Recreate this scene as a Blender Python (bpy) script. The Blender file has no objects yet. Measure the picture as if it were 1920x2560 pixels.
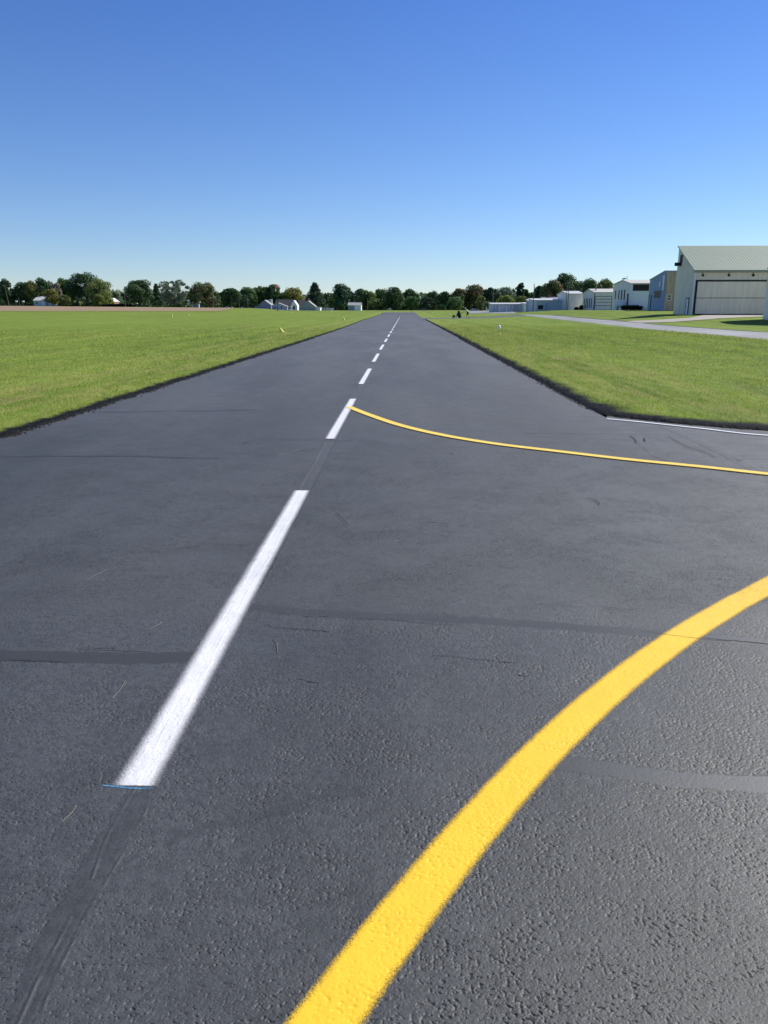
import bpy, bmesh, math, random
import numpy as np
from mathutils import Vector, noise as mnoise
from mathutils.geometry import delaunay_2d_cdt
random.seed(7); rng = np.random.default_rng(11)
sc = bpy.context.scene
COL = sc.collection
sc.view_settings.view_transform = 'Standard'
sc.view_settings.look = 'None'
sc.view_settings.gamma = 1.0
sc.view_settings.exposure = 0.5
R = math.radians

# ------------------------------------------------------------------ camera
F, EYE = 1900.0, 1.65
PIT = math.atan(508 / F); YAW = math.atan(52 * math.cos(PIT) / F)
fw = np.array([-math.sin(YAW) * math.cos(PIT), math.cos(YAW) * math.cos(PIT), -math.sin(PIT)])
rt = np.array([math.cos(YAW), math.sin(YAW), 0.0]); up = np.cross(rt, fw)
cam = bpy.data.cameras.new('camera'); co = bpy.data.objects.new('camera', cam); COL.objects.link(co)
co.location = (0, 0, EYE); co.rotation_euler = (math.pi / 2 - PIT, 0, YAW)
cam.sensor_fit = 'VERTICAL'; cam.sensor_height = 36.0; cam.lens = 36.0 * F / 2560
cam.clip_start = 0.05; cam.clip_end = 9000
sc.camera = co

def ray(px, py): return fw + rt * (px - 960) / F - up * (py - 1280) / F
def at(px, py, Y):
    """point of the place seen at this pixel of the photo, at distance Y down the runway"""
    r = ray(px, py); t = Y / r[1]; return (r[0] * t, Y, EYE + r[2] * t)
def xat(px, Y, py=770): return at(px, py, Y)[0]

# ------------------------------------------------------------------ terrain
def s(a, b, v):
    t = np.clip((v - a) / (b - a), 0, 1); return t * t * (3 - 2 * t)
def tz(X, Y):
    z = .2 * s(5, 40, X) * s(15, 45, Y)
    z = z + s(24, 36, X) * (.7 * s(82, 104, Y) + .5 * s(104, 140, Y) - .62 * s(170, 235, Y))
    z = z + .85 * s(130, 350, Y) * (1 - .85 * s(24, 36, X))
    z = z + (1.15 * s(-50, -80, X) + 1.05 * np.clip((-80 - X) / 120, 0, 1.2)) * s(300, 385, Y)
    return z
def gt(px, py):
    r = ray(px, py); ts = np.concatenate([np.linspace(1, 60, 400), np.linspace(60.2, 900, 5000)])
    X = r[0] * ts; Y = r[1] * ts; Z = EYE + r[2] * ts
    b = np.where(Z < tz(X, Y))[0]
    t = ts[b[0]] if len(b) else ts[-1]
    if len(b) and b[0] > 0:
        lo, hi = ts[b[0] - 1], ts[b[0]]
        for _ in range(25):
            m = (lo + hi) / 2
            if EYE + r[2] * m < tz(r[0] * m, r[1] * m): hi = m
            else: lo = m
        t = hi
    return (r[0] * t, r[1] * t)
def gp(pts): return [gt(*q) for q in pts]

# ------------------------------------------------------------------ materials
def newmat(name):
    m = bpy.data.materials.new(name); m.use_nodes = True
    nt = m.node_tree; nt.nodes.clear(); return m, nt
class N:
    """small node helper"""
    def __init__(s_, nt): s_.nt = nt
    def __call__(s_, typ, ins=None, **kw):
        n = s_.nt.nodes.new(typ)
        for k, v in kw.items(): setattr(n, k, v)
        for k, v in (ins or {}).items():
            sock = n.inputs[k]
            if isinstance(v, bpy.types.NodeSocket): s_.nt.links.new(v, sock)
            else: sock.default_value = v
        return n
    def math(s_, op, a, b=0.0, c=0.0, clamp=False):
        n = s_('ShaderNodeMath', {0: a, 1: b, 2: c}, operation=op); n.use_clamp = clamp; return n.outputs[0]
    def noise(s_, vec, scale, detail=2, rough=.5, lac=2.0):
        return s_('ShaderNodeTexNoise', {'Vector': vec, 'Scale': scale, 'Detail': detail, 'Roughness': rough}).outputs['Fac']
    def ramp(s_, v, a, b, lo=0.0, hi=1.0, smooth=True):
        n = s_('ShaderNodeMapRange', {'Value': v, 'From Min': a, 'From Max': b, 'To Min': lo, 'To Max': hi})
        n.interpolation_type = 'SMOOTHSTEP' if smooth else 'LINEAR'; return n.outputs[0]
    def mix(s_, f, a, b):
        n = s_('ShaderNodeMix', data_type='RGBA'); 
        for i, v in ((0, f), (6, a), (7, b)):
            if isinstance(v, bpy.types.NodeSocket): s_.nt.links.new(v, n.inputs[i])
            else: n.inputs[i].default_value = v
        return n.outputs[2]
    def vscale(s_, vec, x, y, z):
        return s_('ShaderNodeVectorMath', {0: vec, 1: (x, y, z)}, operation='MULTIPLY').outputs[0]
def rgb(r, g, b): return (r, g, b, 1.0)

def plain(name, col, rough=.7, var=.12, scale=1.5, metallic=0.0, spec=.3, bump=0.0, bscale=8.0, stretch=(1, 1, 1)):
    m, nt = newmat(name); n = N(nt)
    tc = n('ShaderNodeTexCoord').outputs['Object']
    v = n.vscale(tc, *stretch)
    f = n.noise(v, scale, 4, .6)
    c = n.mix(f, rgb(*[x * (1 - var) for x in col]), rgb(*[min(1, x * (1 + var)) for x in col]))
    d = {'Base Color': c, 'Roughness': rough, 'Metallic': metallic, 'Specular IOR Level': spec}
    if bump:
        b = n('ShaderNodeBump', {'Height': n.noise(v, bscale, 3), 'Strength': .6, 'Distance': bump}); d['Normal'] = b.outputs[0]
    p = n('ShaderNodeBsdfPrincipled', d); o = n('ShaderNodeOutputMaterial', {'Surface': p.outputs[0]})
    return m

def ribbed(name, col, period=.3, depth=.02, rough=.45, axis='x', var=.06, streak=0.0):
    """profiled sheet metal cladding"""
    m, nt = newmat(name); n = N(nt)
    pos = n('ShaderNodeNewGeometry').outputs['Position']
    sx = n('ShaderNodeSeparateXYZ', {0: pos})
    a = n.math('ADD', sx.outputs[0], sx.outputs[1])
    w = n.math('PINGPONG', a, period / 2)
    h = n.ramp(w, period * .32, period * .44)
    f = n.noise(n.vscale(pos, 3, 3, .35), .8, 4, .6)
    lo = [x * (1 - var - streak) for x in col]
    c = n.mix(n.ramp(f, .35, .65), rgb(*lo), rgb(*[min(1, x * (1 + var)) for x in col]))
    p = n('ShaderNodeBsdfPrincipled', {'Base Color': c, 'Roughness': rough, 'Specular IOR Level': .3})
    n('ShaderNodeOutputMaterial', {'Surface': p.outputs[0]}); return m

# --- pavement relief shared by the asphalt and the paint on it
def make_relief():
    g = bpy.data.node_groups.new('pavement_relief', 'ShaderNodeTree')
    g.interface.new_socket('Height', in_out='OUTPUT', socket_type='NodeSocketFloat')
    g.interface.new_socket('Pits', in_out='OUTPUT', socket_type='NodeSocketFloat')
    g.interface.new_socket('Seam', in_out='OUTPUT', socket_type='NodeSocketFloat')
    g.interface.new_socket('Near', in_out='OUTPUT', socket_type='NodeSocketFloat')
    n = N(g)
    pos = n('ShaderNodeNewGeometry').outputs['Position']
    sx = n('ShaderNodeSeparateXYZ', {0: pos})
    X, Y = sx.outputs[0], sx.outputs[1]
    warp = n('ShaderNodeTexNoise', {'Vector': pos, 'Scale': 45.0, 'Detail': 2.0}).outputs['Color']
    wv = n('ShaderNodeVectorMath', {0: warp, 1: (.5, .5, .5)}, operation='SUBTRACT').outputs[0]
    wv = n('ShaderNodeVectorMath', {0: wv, 3: .016}, operation='SCALE')
    wv.inputs[3].default_value = .016
    wp = n('ShaderNodeVectorMath', {0: pos, 1: wv.outputs[0]}, operation='ADD').outputs[0]
    vor = n('ShaderNodeTexVoronoi', {'Vector': wp, 'Scale': 100.0, 'Randomness': 1.0}, feature='F1').outputs['Distance']
    stones = n.math('SUBTRACT', 1.0, n.ramp(vor, .1, .75))
    fine = n.noise(pos, 240.0, 3, .75)
    mid = n.noise(pos, 38.0, 3, .6)
    patch = n.noise(pos, 1.7, 3, .6)
    rough_zone = n.ramp(patch, .36, .62)          # some areas keep more open texture than others
    pn = n.noise(wp, 125.0, 3, .65)
    clus = n.noise(pos, 11.0, 3, .65)
    thr = n.math('ADD', n.ramp(rough_zone, 0, 1, .365, .425, False), n.math('MULTIPLY', n.math('SUBTRACT', clus, .5), .20))
    pits = n.math('SUBTRACT', 1.0, n.ramp(n.math('SUBTRACT', pn, thr), -.03, .015))
    h = n.math('MULTIPLY', stones, n.ramp(rough_zone, 0, 1, .10, .28, False))
    h = n.math('ADD', h, n.math('MULTIPLY', fine, .95))
    h = n.math('ADD', h, n.math('MULTIPLY', mid, .40))
    h = n.math('ADD', h, n.math('MULTIPLY', n.noise(pos, 115.0, 1), .45))
    h = n.math('SUBTRACT', h, n.math('MULTIPLY', pits, 1.9))
    # longitudinal joint: a wavering smooth band with raised lips
    def joint(off, seed, w):
        yv = n('ShaderNodeCombineXYZ', {0: seed, 1: Y, 2: 0.0}).outputs[0]
        wob = n.math('MULTIPLY', n.math('SUBTRACT', n.noise(yv, 1.3, 5, .6), .5), .08)
        d = n.math('SUBTRACT', n.math('SUBTRACT', X, off), wob)
        return n.math('SUBTRACT', 1.0, n.ramp(n.math('ABSOLUTE', d), w * .3, w))
    lip = n.math('ADD', joint(-.99, 3.3, .007), n.math('ADD', joint(-.93, 9.1, .006), n.math('MULTIPLY', joint(-.865, 5.7, .008), 1.2)))
    y2 = n('ShaderNodeCombineXYZ', {0: 1.0, 1: Y, 2: 0.0}).outputs[0]
    band = n.math('SUBTRACT', 1.0, n.ramp(n.math('ABSOLUTE', n.math('SUBTRACT', n.math('ADD', X, .935), n.math('MULTIPLY', n.math('SUBTRACT', n.noise(y2, 2.3, 4), .5), .07))), .045, .068))
    farm = n.ramp(Y, 2.0, 4.6)
    band = n.math('MULTIPLY', band, farm)
    h = n.math('MULTIPLY', h, n.math('SUBTRACT', 1.0, n.math('MULTIPLY', band, .65)))
    breakup = n.ramp(n.noise(pos, 11.0, 4, .7), .44, .60)
    lip = n.math('MULTIPLY', lip, breakup)
    lip = n.math('MULTIPLY', n.math('MULTIPLY', lip, farm), n.ramp(Y, 24, 30, 1, 0))
    h = n.math('ADD', h, n.math('MULTIPLY', lip, .55))
    near = n.ramp(Y, 5, 40, 1.0, .04, False)
    near = n.math('POWER', near, 2.0)
    pits = n.math('MULTIPLY', pits, n.math('SUBTRACT', 1.0, n.math('MULTIPLY', band, .9)))
    o = n('NodeGroupOutput', {0: h, 1: pits, 2: band, 3: near})
    return g
RELIEF = make_relief()

def asphalt(name, base=.042, smooth=0.0, rough=.60, alpha=False, tone=(1, 1.07, 1.17), bumpk=1.0, tonevar=.25, edge0=.55, edge1=.98, opac=1.0):
    m, nt = newmat(name); n = N(nt)
    rel = n('ShaderNodeGroup'); rel.node_tree = RELIEF
    pos = n('ShaderNodeNewGeometry').outputs['Position']
    big = n.noise(n.vscale(pos, 1, .22, 1), .55, 5, .6)          # squeegee streaks along the strip
    med = n.noise(pos, 3.2, 4, .6)
    k = n.math('ADD', n.math('MULTIPLY', big, .7), n.math('MULTIPLY', med, .3))
    lo = [base * t * (1 - tonevar) for t in tone]; hi = [base * t * (1 + tonevar) for t in tone]
    c = n.mix(n.ramp(k, .36, .64), rgb(*lo), rgb(*hi))
    g1_ = n.math('ADD', n.math('MULTIPLY', n.noise(pos, 24.0, 3, .7), .55), n.math('MULTIPLY', n.noise(pos, 75.0, 2, .7), .45))
    gm = n.ramp(g1_, .34, .66, .72, 1.30)
    c = n('ShaderNodeVectorMath', {0: c, 1: n('ShaderNodeCombineXYZ', {0: gm, 1: gm, 2: gm}).outputs[0]}, operation='MULTIPLY').outputs[0]
    spk = n.ramp(n.noise(pos, 160.0, 1), .7, .76)
    c = n.mix(n.math('MULTIPLY', spk, .30 * (1 - smooth)), c, rgb(.16, .165, .17))
    geo = n('ShaderNodeAttribute', attribute_name='geo').outputs['Fac']; seal = n('ShaderNodeAttribute', attribute_name='seal').outputs['Fac']
    sg = n.math('MULTIPLY', n.math('MULTIPLY_ADD', seal, .48, .27), base)
    c = n.mix(n.math('MINIMUM', seal, 1.0), c, n('ShaderNodeCombineXYZ', {0: sg, 1: n.math('MULTIPLY', sg, 1.03), 2: n.math('MULTIPLY', sg, 1.06)}).outputs[0])
    wisp = n.noise(n.vscale(pos, 1, .35, 1), 1.3, 6, .7)
    rg = n.ramp(n.math('ADD', n.math('MULTIPLY', wisp, .6), n.math('MULTIPLY', big, .4)), .35, .65, rough - .03, rough + .04)
    rg = n.math('ADD', rg, n.math('MULTIPLY', n.math('SUBTRACT', 1.0, rel.outputs[3]), .12))
    b = n('ShaderNodeBump', {'Height': rel.outputs[0], 'Strength': n.math('MULTIPLY', n.math('MULTIPLY', rel.outputs[3], (1 - smooth) * bumpk), n.math('MULTIPLY', n.math('SUBTRACT', 1.0, n.math('MULTIPLY', geo, .72)), n.math('SUBTRACT', 1.0, n.math('MULTIPLY', n.math('MINIMUM', seal, 1.0), .6)))), 'Distance': .0056})
    gen = n('ShaderNodeBump', {'Height': n.noise(n.vscale(pos, 1, .6, 1), 2.2, 3), 'Strength': .35, 'Distance': .01, 'Normal': b.outputs[0]})
    gain = n.math('MULTIPLY_ADD', n.math('SUBTRACT', 1.0, rel.outputs[3]), .45, 1.0)
    c = n('ShaderNodeVectorMath', {0: c, 1: n('ShaderNodeCombineXYZ', {0: gain, 1: gain, 2: n.math('MULTIPLY', gain, .97)}).outputs[0]}, operation='MULTIPLY').outputs[0]
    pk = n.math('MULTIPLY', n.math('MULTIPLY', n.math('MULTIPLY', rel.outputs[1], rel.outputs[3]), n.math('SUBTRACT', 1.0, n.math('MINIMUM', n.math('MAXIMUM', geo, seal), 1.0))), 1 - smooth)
    c = n.mix(n.math('MULTIPLY', pk, .4), c, rgb(.012, .012, .013))  # shade inside the pits, put into the base colour beyond the displaced patch
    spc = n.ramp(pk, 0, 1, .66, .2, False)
    c = n.mix(n.math('MULTIPLY', rel.outputs[2], .5), c, rgb(base * 1.5, base * 1.5, base * 1.48))
    p = n('ShaderNodeBsdfPrincipled', {'Base Color': c, 'Roughness': rg, 'Normal': gen.outputs[0], 'Specular IOR Level': spc, 'Specular Tint': rgb(1.0, 1.0, .92)})
    surf = p.outputs[0]
    if alpha:
        uv = n('ShaderNodeUVMap', uv_map='across').outputs[0]
        u = n('ShaderNodeSeparateXYZ', {0: uv}).outputs[0]
        au = n.math('ABSOLUTE', n.math('SUBTRACT', u, .5)); au = n.math('MULTIPLY', au, 2.0)
        wob = n.math('MULTIPLY', n.math('SUBTRACT', n.noise(pos, 14.0, 4, .65), .5), .5)
        a = n.math('SUBTRACT', 1.0, n.ramp(n.math('ADD', au, wob), edge0, edge1))
        vv = n('ShaderNodeSeparateXYZ', {0: uv}).outputs[1]
        en = n.math('SUBTRACT', .5, n.math('ABSOLUTE', n.math('SUBTRACT', vv, .5)))
        a = n.math('MULTIPLY', a, n.ramp(n.math('ADD', en, n.math('MULTIPLY', wob, .05)), 0.0, .06))
        a = n.math('MULTIPLY', a, opac)
        tr = n('ShaderNodeBsdfTransparent')
        ms = n('ShaderNodeMixShader', {0: a, 1: tr.outputs[0], 2: surf}); surf = ms.outputs[0]
    n('ShaderNodeOutputMaterial', {'Surface': surf}); return m

def paint(name, col, rough=.5, e0=.72, e1=1.0, bumpk=.8, dirt=.15, right_soft=0.0):
    """sprayed marking paint: follows the relief of the asphalt, edges dissolve into overspray"""
    m, nt = newmat(name); n = N(nt)
    rel = n('ShaderNodeGroup'); rel.node_tree = RELIEF
    pos = n('ShaderNodeNewGeometry').outputs['Position']
    uv = n('ShaderNodeUVMap', uv_map='across').outputs[0]
    sp = n('ShaderNodeSeparateXYZ', {0: uv})
    u = sp.outputs[0]
    sd = n.math('MULTIPLY', n.math('SUBTRACT', u, .5), 2.0)
    if right_soft:
        pr = n.math('ADD', n.math('MULTIPLY', n.math('MAXIMUM', sd, 0.0), right_soft), 0.0)
    au = n.math('ABSOLUTE', sd)
    if right_soft: au = n.math('ADD', au, pr)
    dith = n.math('MULTIPLY', n.math('SUBTRACT', n.noise(pos, 260.0, 2, .7), .5), .55)
    wob = n.math('MULTIPLY', n.math('SUBTRACT', n.noise(pos, 5.0, 3, .6), .5), .14)
    val = n.math('ADD', n.math('ADD', au, wob), dith)
    a = n.math('SUBTRACT', 1.0, n.ramp(val, e0, e1))
    v = sp.outputs[1]                                # v runs 0..1 along the mark; ends are crisp
    endd = n.math('MULTIPLY', n.math('SUBTRACT', .5, n.math('ABSOLUTE', n.math('SUBTRACT', v, .5))), 2.0)
    a = n.math('MULTIPLY', a, n.ramp(n.math('ADD', endd, n.math('MULTIPLY', dith, .008)), 0.0, .004))
    hole = n.math('MULTIPLY', rel.outputs[1], .0)
    a = n.math('MULTIPLY', a, n.math('SUBTRACT', 1.0, n.math('MULTIPLY', hole, .8)))
    f = n.math('ADD', n.math('MULTIPLY', n.noise(pos, 9.0, 5, .65), .5), n.math('MULTIPLY', n.noise(n.vscale(pos, 70, 1.5, 1), 1.0, 3, .6), .5))
    c = n.mix(n.ramp(f, .38, .66), rgb(*col), rgb(*[x * (1 - dirt) for x in col]))
    geo = n('ShaderNodeAttribute', attribute_name='geo').outputs['Fac']
    b = n('ShaderNodeBump', {'Height': rel.outputs[0], 'Strength': n.math('MULTIPLY', n.math('MULTIPLY', rel.outputs[3], bumpk), n.math('SUBTRACT', 1.0, n.math('MULTIPLY', geo, .7))), 'Distance': .0030})
    p = n('ShaderNodeBsdfPrincipled', {'Base Color': c, 'Roughness': rough, 'Normal': b.outputs[0], 'Specular IOR Level': .35})
    tr = n('ShaderNodeBsdfTransparent')
    ms = n('ShaderNodeMixShader', {0: a, 1: tr.outputs[0], 2: p.outputs[0]})
    n('ShaderNodeOutputMaterial', {'Surface': ms.outputs[0]}); return m

def lawn_mat(name, blades=False):
    m, nt = newmat(name); n = N(nt)
    pos = n('ShaderNodeNewGeometry').outputs['Position']
    sx = n('ShaderNodeSeparateXYZ', {0: pos})
    big = n.noise(n.vscale(pos, .12, .035, 1), 1.0, 5, .6)
    med = n.noise(n.vscale(pos, 1, .45, 1), .9, 5, .65)
    fine = n.noise(n.vscale(pos, 9, 3, 9), 1.0, 4, .7)
    # mowing passes run along the strip
    w = n.math('SINE', n.math('MULTIPLY', n.math('ADD', sx.outputs[0], n.math('MULTIPLY', n.noise(n.vscale(pos, .05, .05, 1), 1.0), 3.0)), 2.6))
    w = n.math('MULTIPLY_ADD', w, .045, 0.0)
    k = n.math('ADD', n.math('ADD', n.math('MULTIPLY', big, .40), n.math('MULTIPLY', med, .38)), n.math('MULTIPLY', fine, .22))
    k = n.math('ADD', k, w)
    g1, g2, g3 = rgb(.108, .172, .024), rgb(.165, .228, .032), rgb(.27, .30, .066)
    if blades: g1, g2, g3 = rgb(.205, .290, .040), rgb(.285, .360, .055), rgb(.42, .435, .100)
    c = n.mix(n.ramp(k, .36, .52), g1, g2)
    c = n.mix(n.ramp(k, .53, .72), c, g3)
    lum = n.ramp(n.noise(n.vscale(pos, .5, .16, 1), 1.0, 4, .65), .32, .68, .90, 1.10)
    lum = n.math('MULTIPLY', lum, n.ramp(n.noise(n.vscale(pos, 2.2, .9, 1), 1.0, 4, .7), .3, .7, .88, 1.10))
    c = n('ShaderNodeVectorMath', {0: c, 1: n('ShaderNodeCombineXYZ', {0: lum, 1: lum, 2: lum}).outputs[0]}, operation='MULTIPLY').outputs[0]
    xd = n.math('ABSOLUTE', n.math('ADD', sx.outputs[0], 1.08))
    clip = n.math('MULTIPLY', n.ramp(xd, 4.4, 4.9), n.ramp(xd, 9.5, 6.5))
    wr = n.ramp(n.noise(n.vscale(pos, 2.6, .22, 1), 1.0, 4, .65), .42, .62)
    c = n.mix(n.math('MULTIPLY', n.math('MULTIPLY_ADD', clip, .50, .14), wr), c, rgb(.36, .36, .11) if blades else rgb(.27, .275, .075))
    dry = n.ramp(n.noise(n.vscale(pos, .3, .12, 1), 1.0, 4, .7), .60, .72)
    c = n.mix(n.math('MULTIPLY', dry, .55), c, rgb(.21, .17, .075))
    att = n('ShaderNodeAttribute', attribute_name='edge').outputs['Fac']
    wid = n.math('MULTIPLY', n.math('SUBTRACT', n.noise(pos, 3.5, 4, .75), .5), 1.1)
    wid = n.math('ADD', wid, n.math('MULTIPLY', n.math('SUBTRACT', n.noise(pos, .9, 3, .6), .5), 1.3))
    wid2 = n.math('MULTIPLY', n.math('SUBTRACT', n.noise(pos, 40.0, 2, .6), .5), .25)
    bw = n('ShaderNodeAttribute', attribute_name='sprayw').outputs['Fac']
    e = n.math('DIVIDE', n.math('ADD', att, 0.0), n.math('MAXIMUM', bw, .01))
    dk = n.math('SUBTRACT', 1.0, n.ramp(n.math('ADD', n.math('ADD', e, wid), wid2), 0.45, 1.6))
    dk = n.math('MULTIPLY', dk, n.ramp(bw, .01, .05))
    if not blades: c = n.mix(dk, c, rgb(.008, .0085, .010))
    rough = .75
    if blades:
        tint = n('ShaderNodeAttribute', attribute_name='tint').outputs['Fac']
        c2 = n.mix(n.ramp(tint, .86, 1.0), c, rgb(.36, .33, .14))
        br = n.ramp(tint, 0, 1, .8, 1.2, False)
        c2 = n('ShaderNodeVectorMath', {0: c2, 1: n('ShaderNodeCombineXYZ', {0: br, 1: br, 2: br}).outputs[0]}, operation='MULTIPLY').outputs[0]
        c2 = n.mix(dk, c2, n.mix(tint, rgb(.010, .0105, .012), rgb(.045, .046, .047)))
        d = n('ShaderNodeBsdfPrincipled', {'Base Color': c2, 'Roughness': .55, 'Specular IOR Level': .3})
        t = n('ShaderNodeBsdfTranslucent', {'Color': c2})
        ms = n('ShaderNodeMixShader', {0: .38, 1: d.outputs[0], 2: t.outputs[0]})
        n('ShaderNodeOutputMaterial', {'Surface': ms.outputs[0]}); return m
    hb = n.math('ADD', n.math('MULTIPLY', n.noise(n.vscale(pos, 1, .5, 1), 16.0, 4, .7), 1.0), 0.0)
    b = n('ShaderNodeBump', {'Height': hb, 'Strength': .8, 'Distance': .05})
    p = n('ShaderNodeBsdfPrincipled', {'Base Color': c, 'Roughness': rough, 'Normal': b.outputs[0], 'Specular IOR Level': .05})
    n('ShaderNodeOutputMaterial', {'Surface': p.outputs[0]}); return m

def foliage(name, a, b_, c_=None, trans=.25):
    m, nt = newmat(name); n = N(nt)
    pos = n('ShaderNodeTexCoord').outputs['Object']
    f = n.noise(pos, .33, 3, .6); f2 = n.noise(pos, 2.6, 2, .6)
    k = n.math('ADD', n.math('MULTIPLY', f, .6), n.math('MULTIPLY', f2, .4))
    c = n.mix(n.ramp(k, .38, .62), rgb(*a), rgb(*b_))
    if c_: c = n.mix(n.ramp(n.noise(pos, .22, 2), .5, .66), c, rgb(*c_))
    rd = n('ShaderNodeObjectInfo').outputs['Random']; br = n.ramp(rd, 0, 1, .9, 1.35, False); br2 = n.math('MULTIPLY', br, n.ramp(n.math('FRACT', n.math('MULTIPLY', rd, 7.3)), 0, 1, .85, 1.15, False))
    c = n('ShaderNodeVectorMath', {0: c, 1: n('ShaderNodeCombineXYZ', {0: br2, 1: br, 2: br}).outputs[0]}, operation='MULTIPLY').outputs[0]
    d = n('ShaderNodeBsdfPrincipled', {'Base Color': c, 'Roughness': .6, 'Specular IOR Level': .25})
    t = n('ShaderNodeBsdfTranslucent', {'Color': c})
    ms = n('ShaderNodeMixShader', {0: trans, 1: d.outputs[0], 2: t.outputs[0]})
    n('ShaderNodeOutputMaterial', {'Surface': ms.outputs[0]}); return m

M = {}
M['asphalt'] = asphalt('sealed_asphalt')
M['asphalt_old'] = asphalt('worn_asphalt', base=.15, rough=.6, tone=(1, 1.0, .97), bumpk=.6)
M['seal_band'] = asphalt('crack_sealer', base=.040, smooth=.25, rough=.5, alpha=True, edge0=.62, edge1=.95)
M['seal_pale'] = asphalt('pale_sealer_streak', base=.10, smooth=0.0, rough=.55, alpha=True, edge0=.1, edge1=1.05, opac=.6)  # base colour paler than the sealed asphalt around it
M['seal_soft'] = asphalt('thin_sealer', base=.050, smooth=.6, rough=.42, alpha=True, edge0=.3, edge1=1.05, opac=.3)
M['crumb'] = plain('black_soil_crumb', (.022, .021, .020), .9, .5, 60)
M['crack'] = plain('open_crack', (.006, .006, .007), .9)
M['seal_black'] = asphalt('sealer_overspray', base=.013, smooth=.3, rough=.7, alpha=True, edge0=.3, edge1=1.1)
M['white_paint'] = paint('white_marking_paint', (.75, .745, .73), e0=.40, e1=1.06, right_soft=.14, dirt=.16)
M['white_line'] = paint('white_edge_paint', (.80, .81, .82), e0=.7, e1=1.0, dirt=.06)
M['yellow_paint'] = paint('yellow_marking_paint', (.86, .54, .030), rough=.5, e0=.70, e1=1.06, dirt=.08)
M['yellow_far'] = paint('far_yellow_paint', (.89, .63, .085), rough=.5, e0=.70, e1=1.06, dirt=.06)
M['chalk'] = paint('blue_chalk', (.12, .36, .62), e0=.0, e1=.75, dirt=.3)
M['lawn'] = lawn_mat('lawn_turf'); M['blades'] = lawn_mat('grass_blades', True)
M['straw'] = plain('dry_straw', (.22, .21, .16), .7)
M['soil'] = plain('stubble_soil', (.27, .19, .11), .9, .22, .25, bump=.1, bscale=2, stretch=(.3, 1, 1))
M['concrete'] = plain('pale_concrete', (.34, .31, .26), .85, .1, .8)
M['road'] = plain('far_road', (.30, .29, .27), .85, .08, .5)
M['bark'] = plain('bark', (.065, .052, .042), .9, .3, 3)
M['pole'] = plain('weathered_pole_wood', (.16, .145, .125), .85, .2, 2)
M['wire'] = plain('cable', (.05, .05, .055), .6)
M['tan_clad'] = ribbed('tan_grey_cladding', (.82, .72, .55), .30, .008)
M['teal_clad'] = ribbed('grey_green_cladding', (.74, .70, .58), .30, .006)
M['door_clad'] = ribbed('hangar_door_cladding', (.88, .79, .60), .30, .010)
M['green_roof'] = plain('pale_green_roof', (.32, .37, .27), .6, .05, .4)
M['blue_clad'] = ribbed('blue_cladding', (.17, .28, .46), .3, .02)
M['wood_clad'] = ribbed('board_cladding', (.50, .41, .29), .4, .03, .8, var=.15, streak=.15)
M['white_clad'] = ribbed('white_cladding', (.75, .73, .68), .3, .02)
M['whitish_clad'] = ribbed('pale_grey_cladding', (.74, .72, .67), .3, .02)
M['old_clad'] = ribbed('stained_old_cladding', (.66, .67, .66), 1.1, .02, .7, var=.2, streak=.18)
M['lightblue_clad'] = ribbed('light_blue_cladding', (.44, .53, .58), .6, .02)
M['white_roof'] = plain('white_metal_roof', (.56, .56, .53), .5, .05, .4)
M['cream_roof'] = plain('cream_roof', (.52, .50, .44), .6, .07, .4)
M['white'] = plain('white_paint_plain', (.78, .79, .78), .5, .04)
M['door_white'] = plain('white_door', (.85, .82, .80), .5, .04)
M['trim_dark'] = plain('dark_trim', (.012, .014, .018), .6)
M['brown_panel'] = ribbed('dark_brown_panel', (.030, .016, .013), .5, .02)
M['glass'] = plain('dark_glass', (.02, .03, .035), .15, .1, 1, spec=.6)
M['shingle'] = plain('charcoal_shingles', (.045, .047, .052), .9, .2, 3)
M['grey_roof'] = plain('light_grey_shingles', (.30, .30, .29), .85, .1, 2)
M['blue_siding'] = plain('blue_grey_siding', (.19, .23, .29), .8, .06)
M['pale_siding'] = plain('pale_blue_siding', (.34, .40, .44), .8, .05)
M['green_siding'] = plain('grey_green_siding', (.28, .33, .30), .8, .05)
M['brick'] = plain('dull_brick', (.28, .16, .12), .85, .1)
M['yellow'] = plain('yellow_plastic', (.75, .70, .16), .5, .05)
M['globe'] = plain('white_globe', (.85, .84, .76), .35, .03)
M['rusty'] = plain('dull_steel', (.20, .20, .19), .6, metallic=.3)
M['orange'] = plain('faded_orange_fabric', (.75, .20, .10), .8)
M['black'] = plain('black_rubber', (.015, .015, .016), .8)
M['machine'] = plain('dark_machine_paint', (.03, .032, .03), .5)
M['skin'] = plain('skin', (.42, .25, .17), .6)
M['hivis'] = plain('high_visibility_shirt', (.70, .88, .14), .7, .06)
M['trousers'] = plain('dark_trousers', (.018, .020, .028), .85)
M['cap'] = plain('pale_cap', (.70, .70, .66), .8)
M['car_silver'] = plain('silver_car_paint', (.34, .38, .46), .3, .03, metallic=.4)
M['car_white'] = plain('white_car_paint', (.75, .76, .77), .3, .03)
M['car_blue'] = plain('dark_blue_car_paint', (.03, .05, .09), .3, .03)
M['hedge'] = foliage('hedge_leaf', (.006, .012, .006), (.014, .026, .012))
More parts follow.
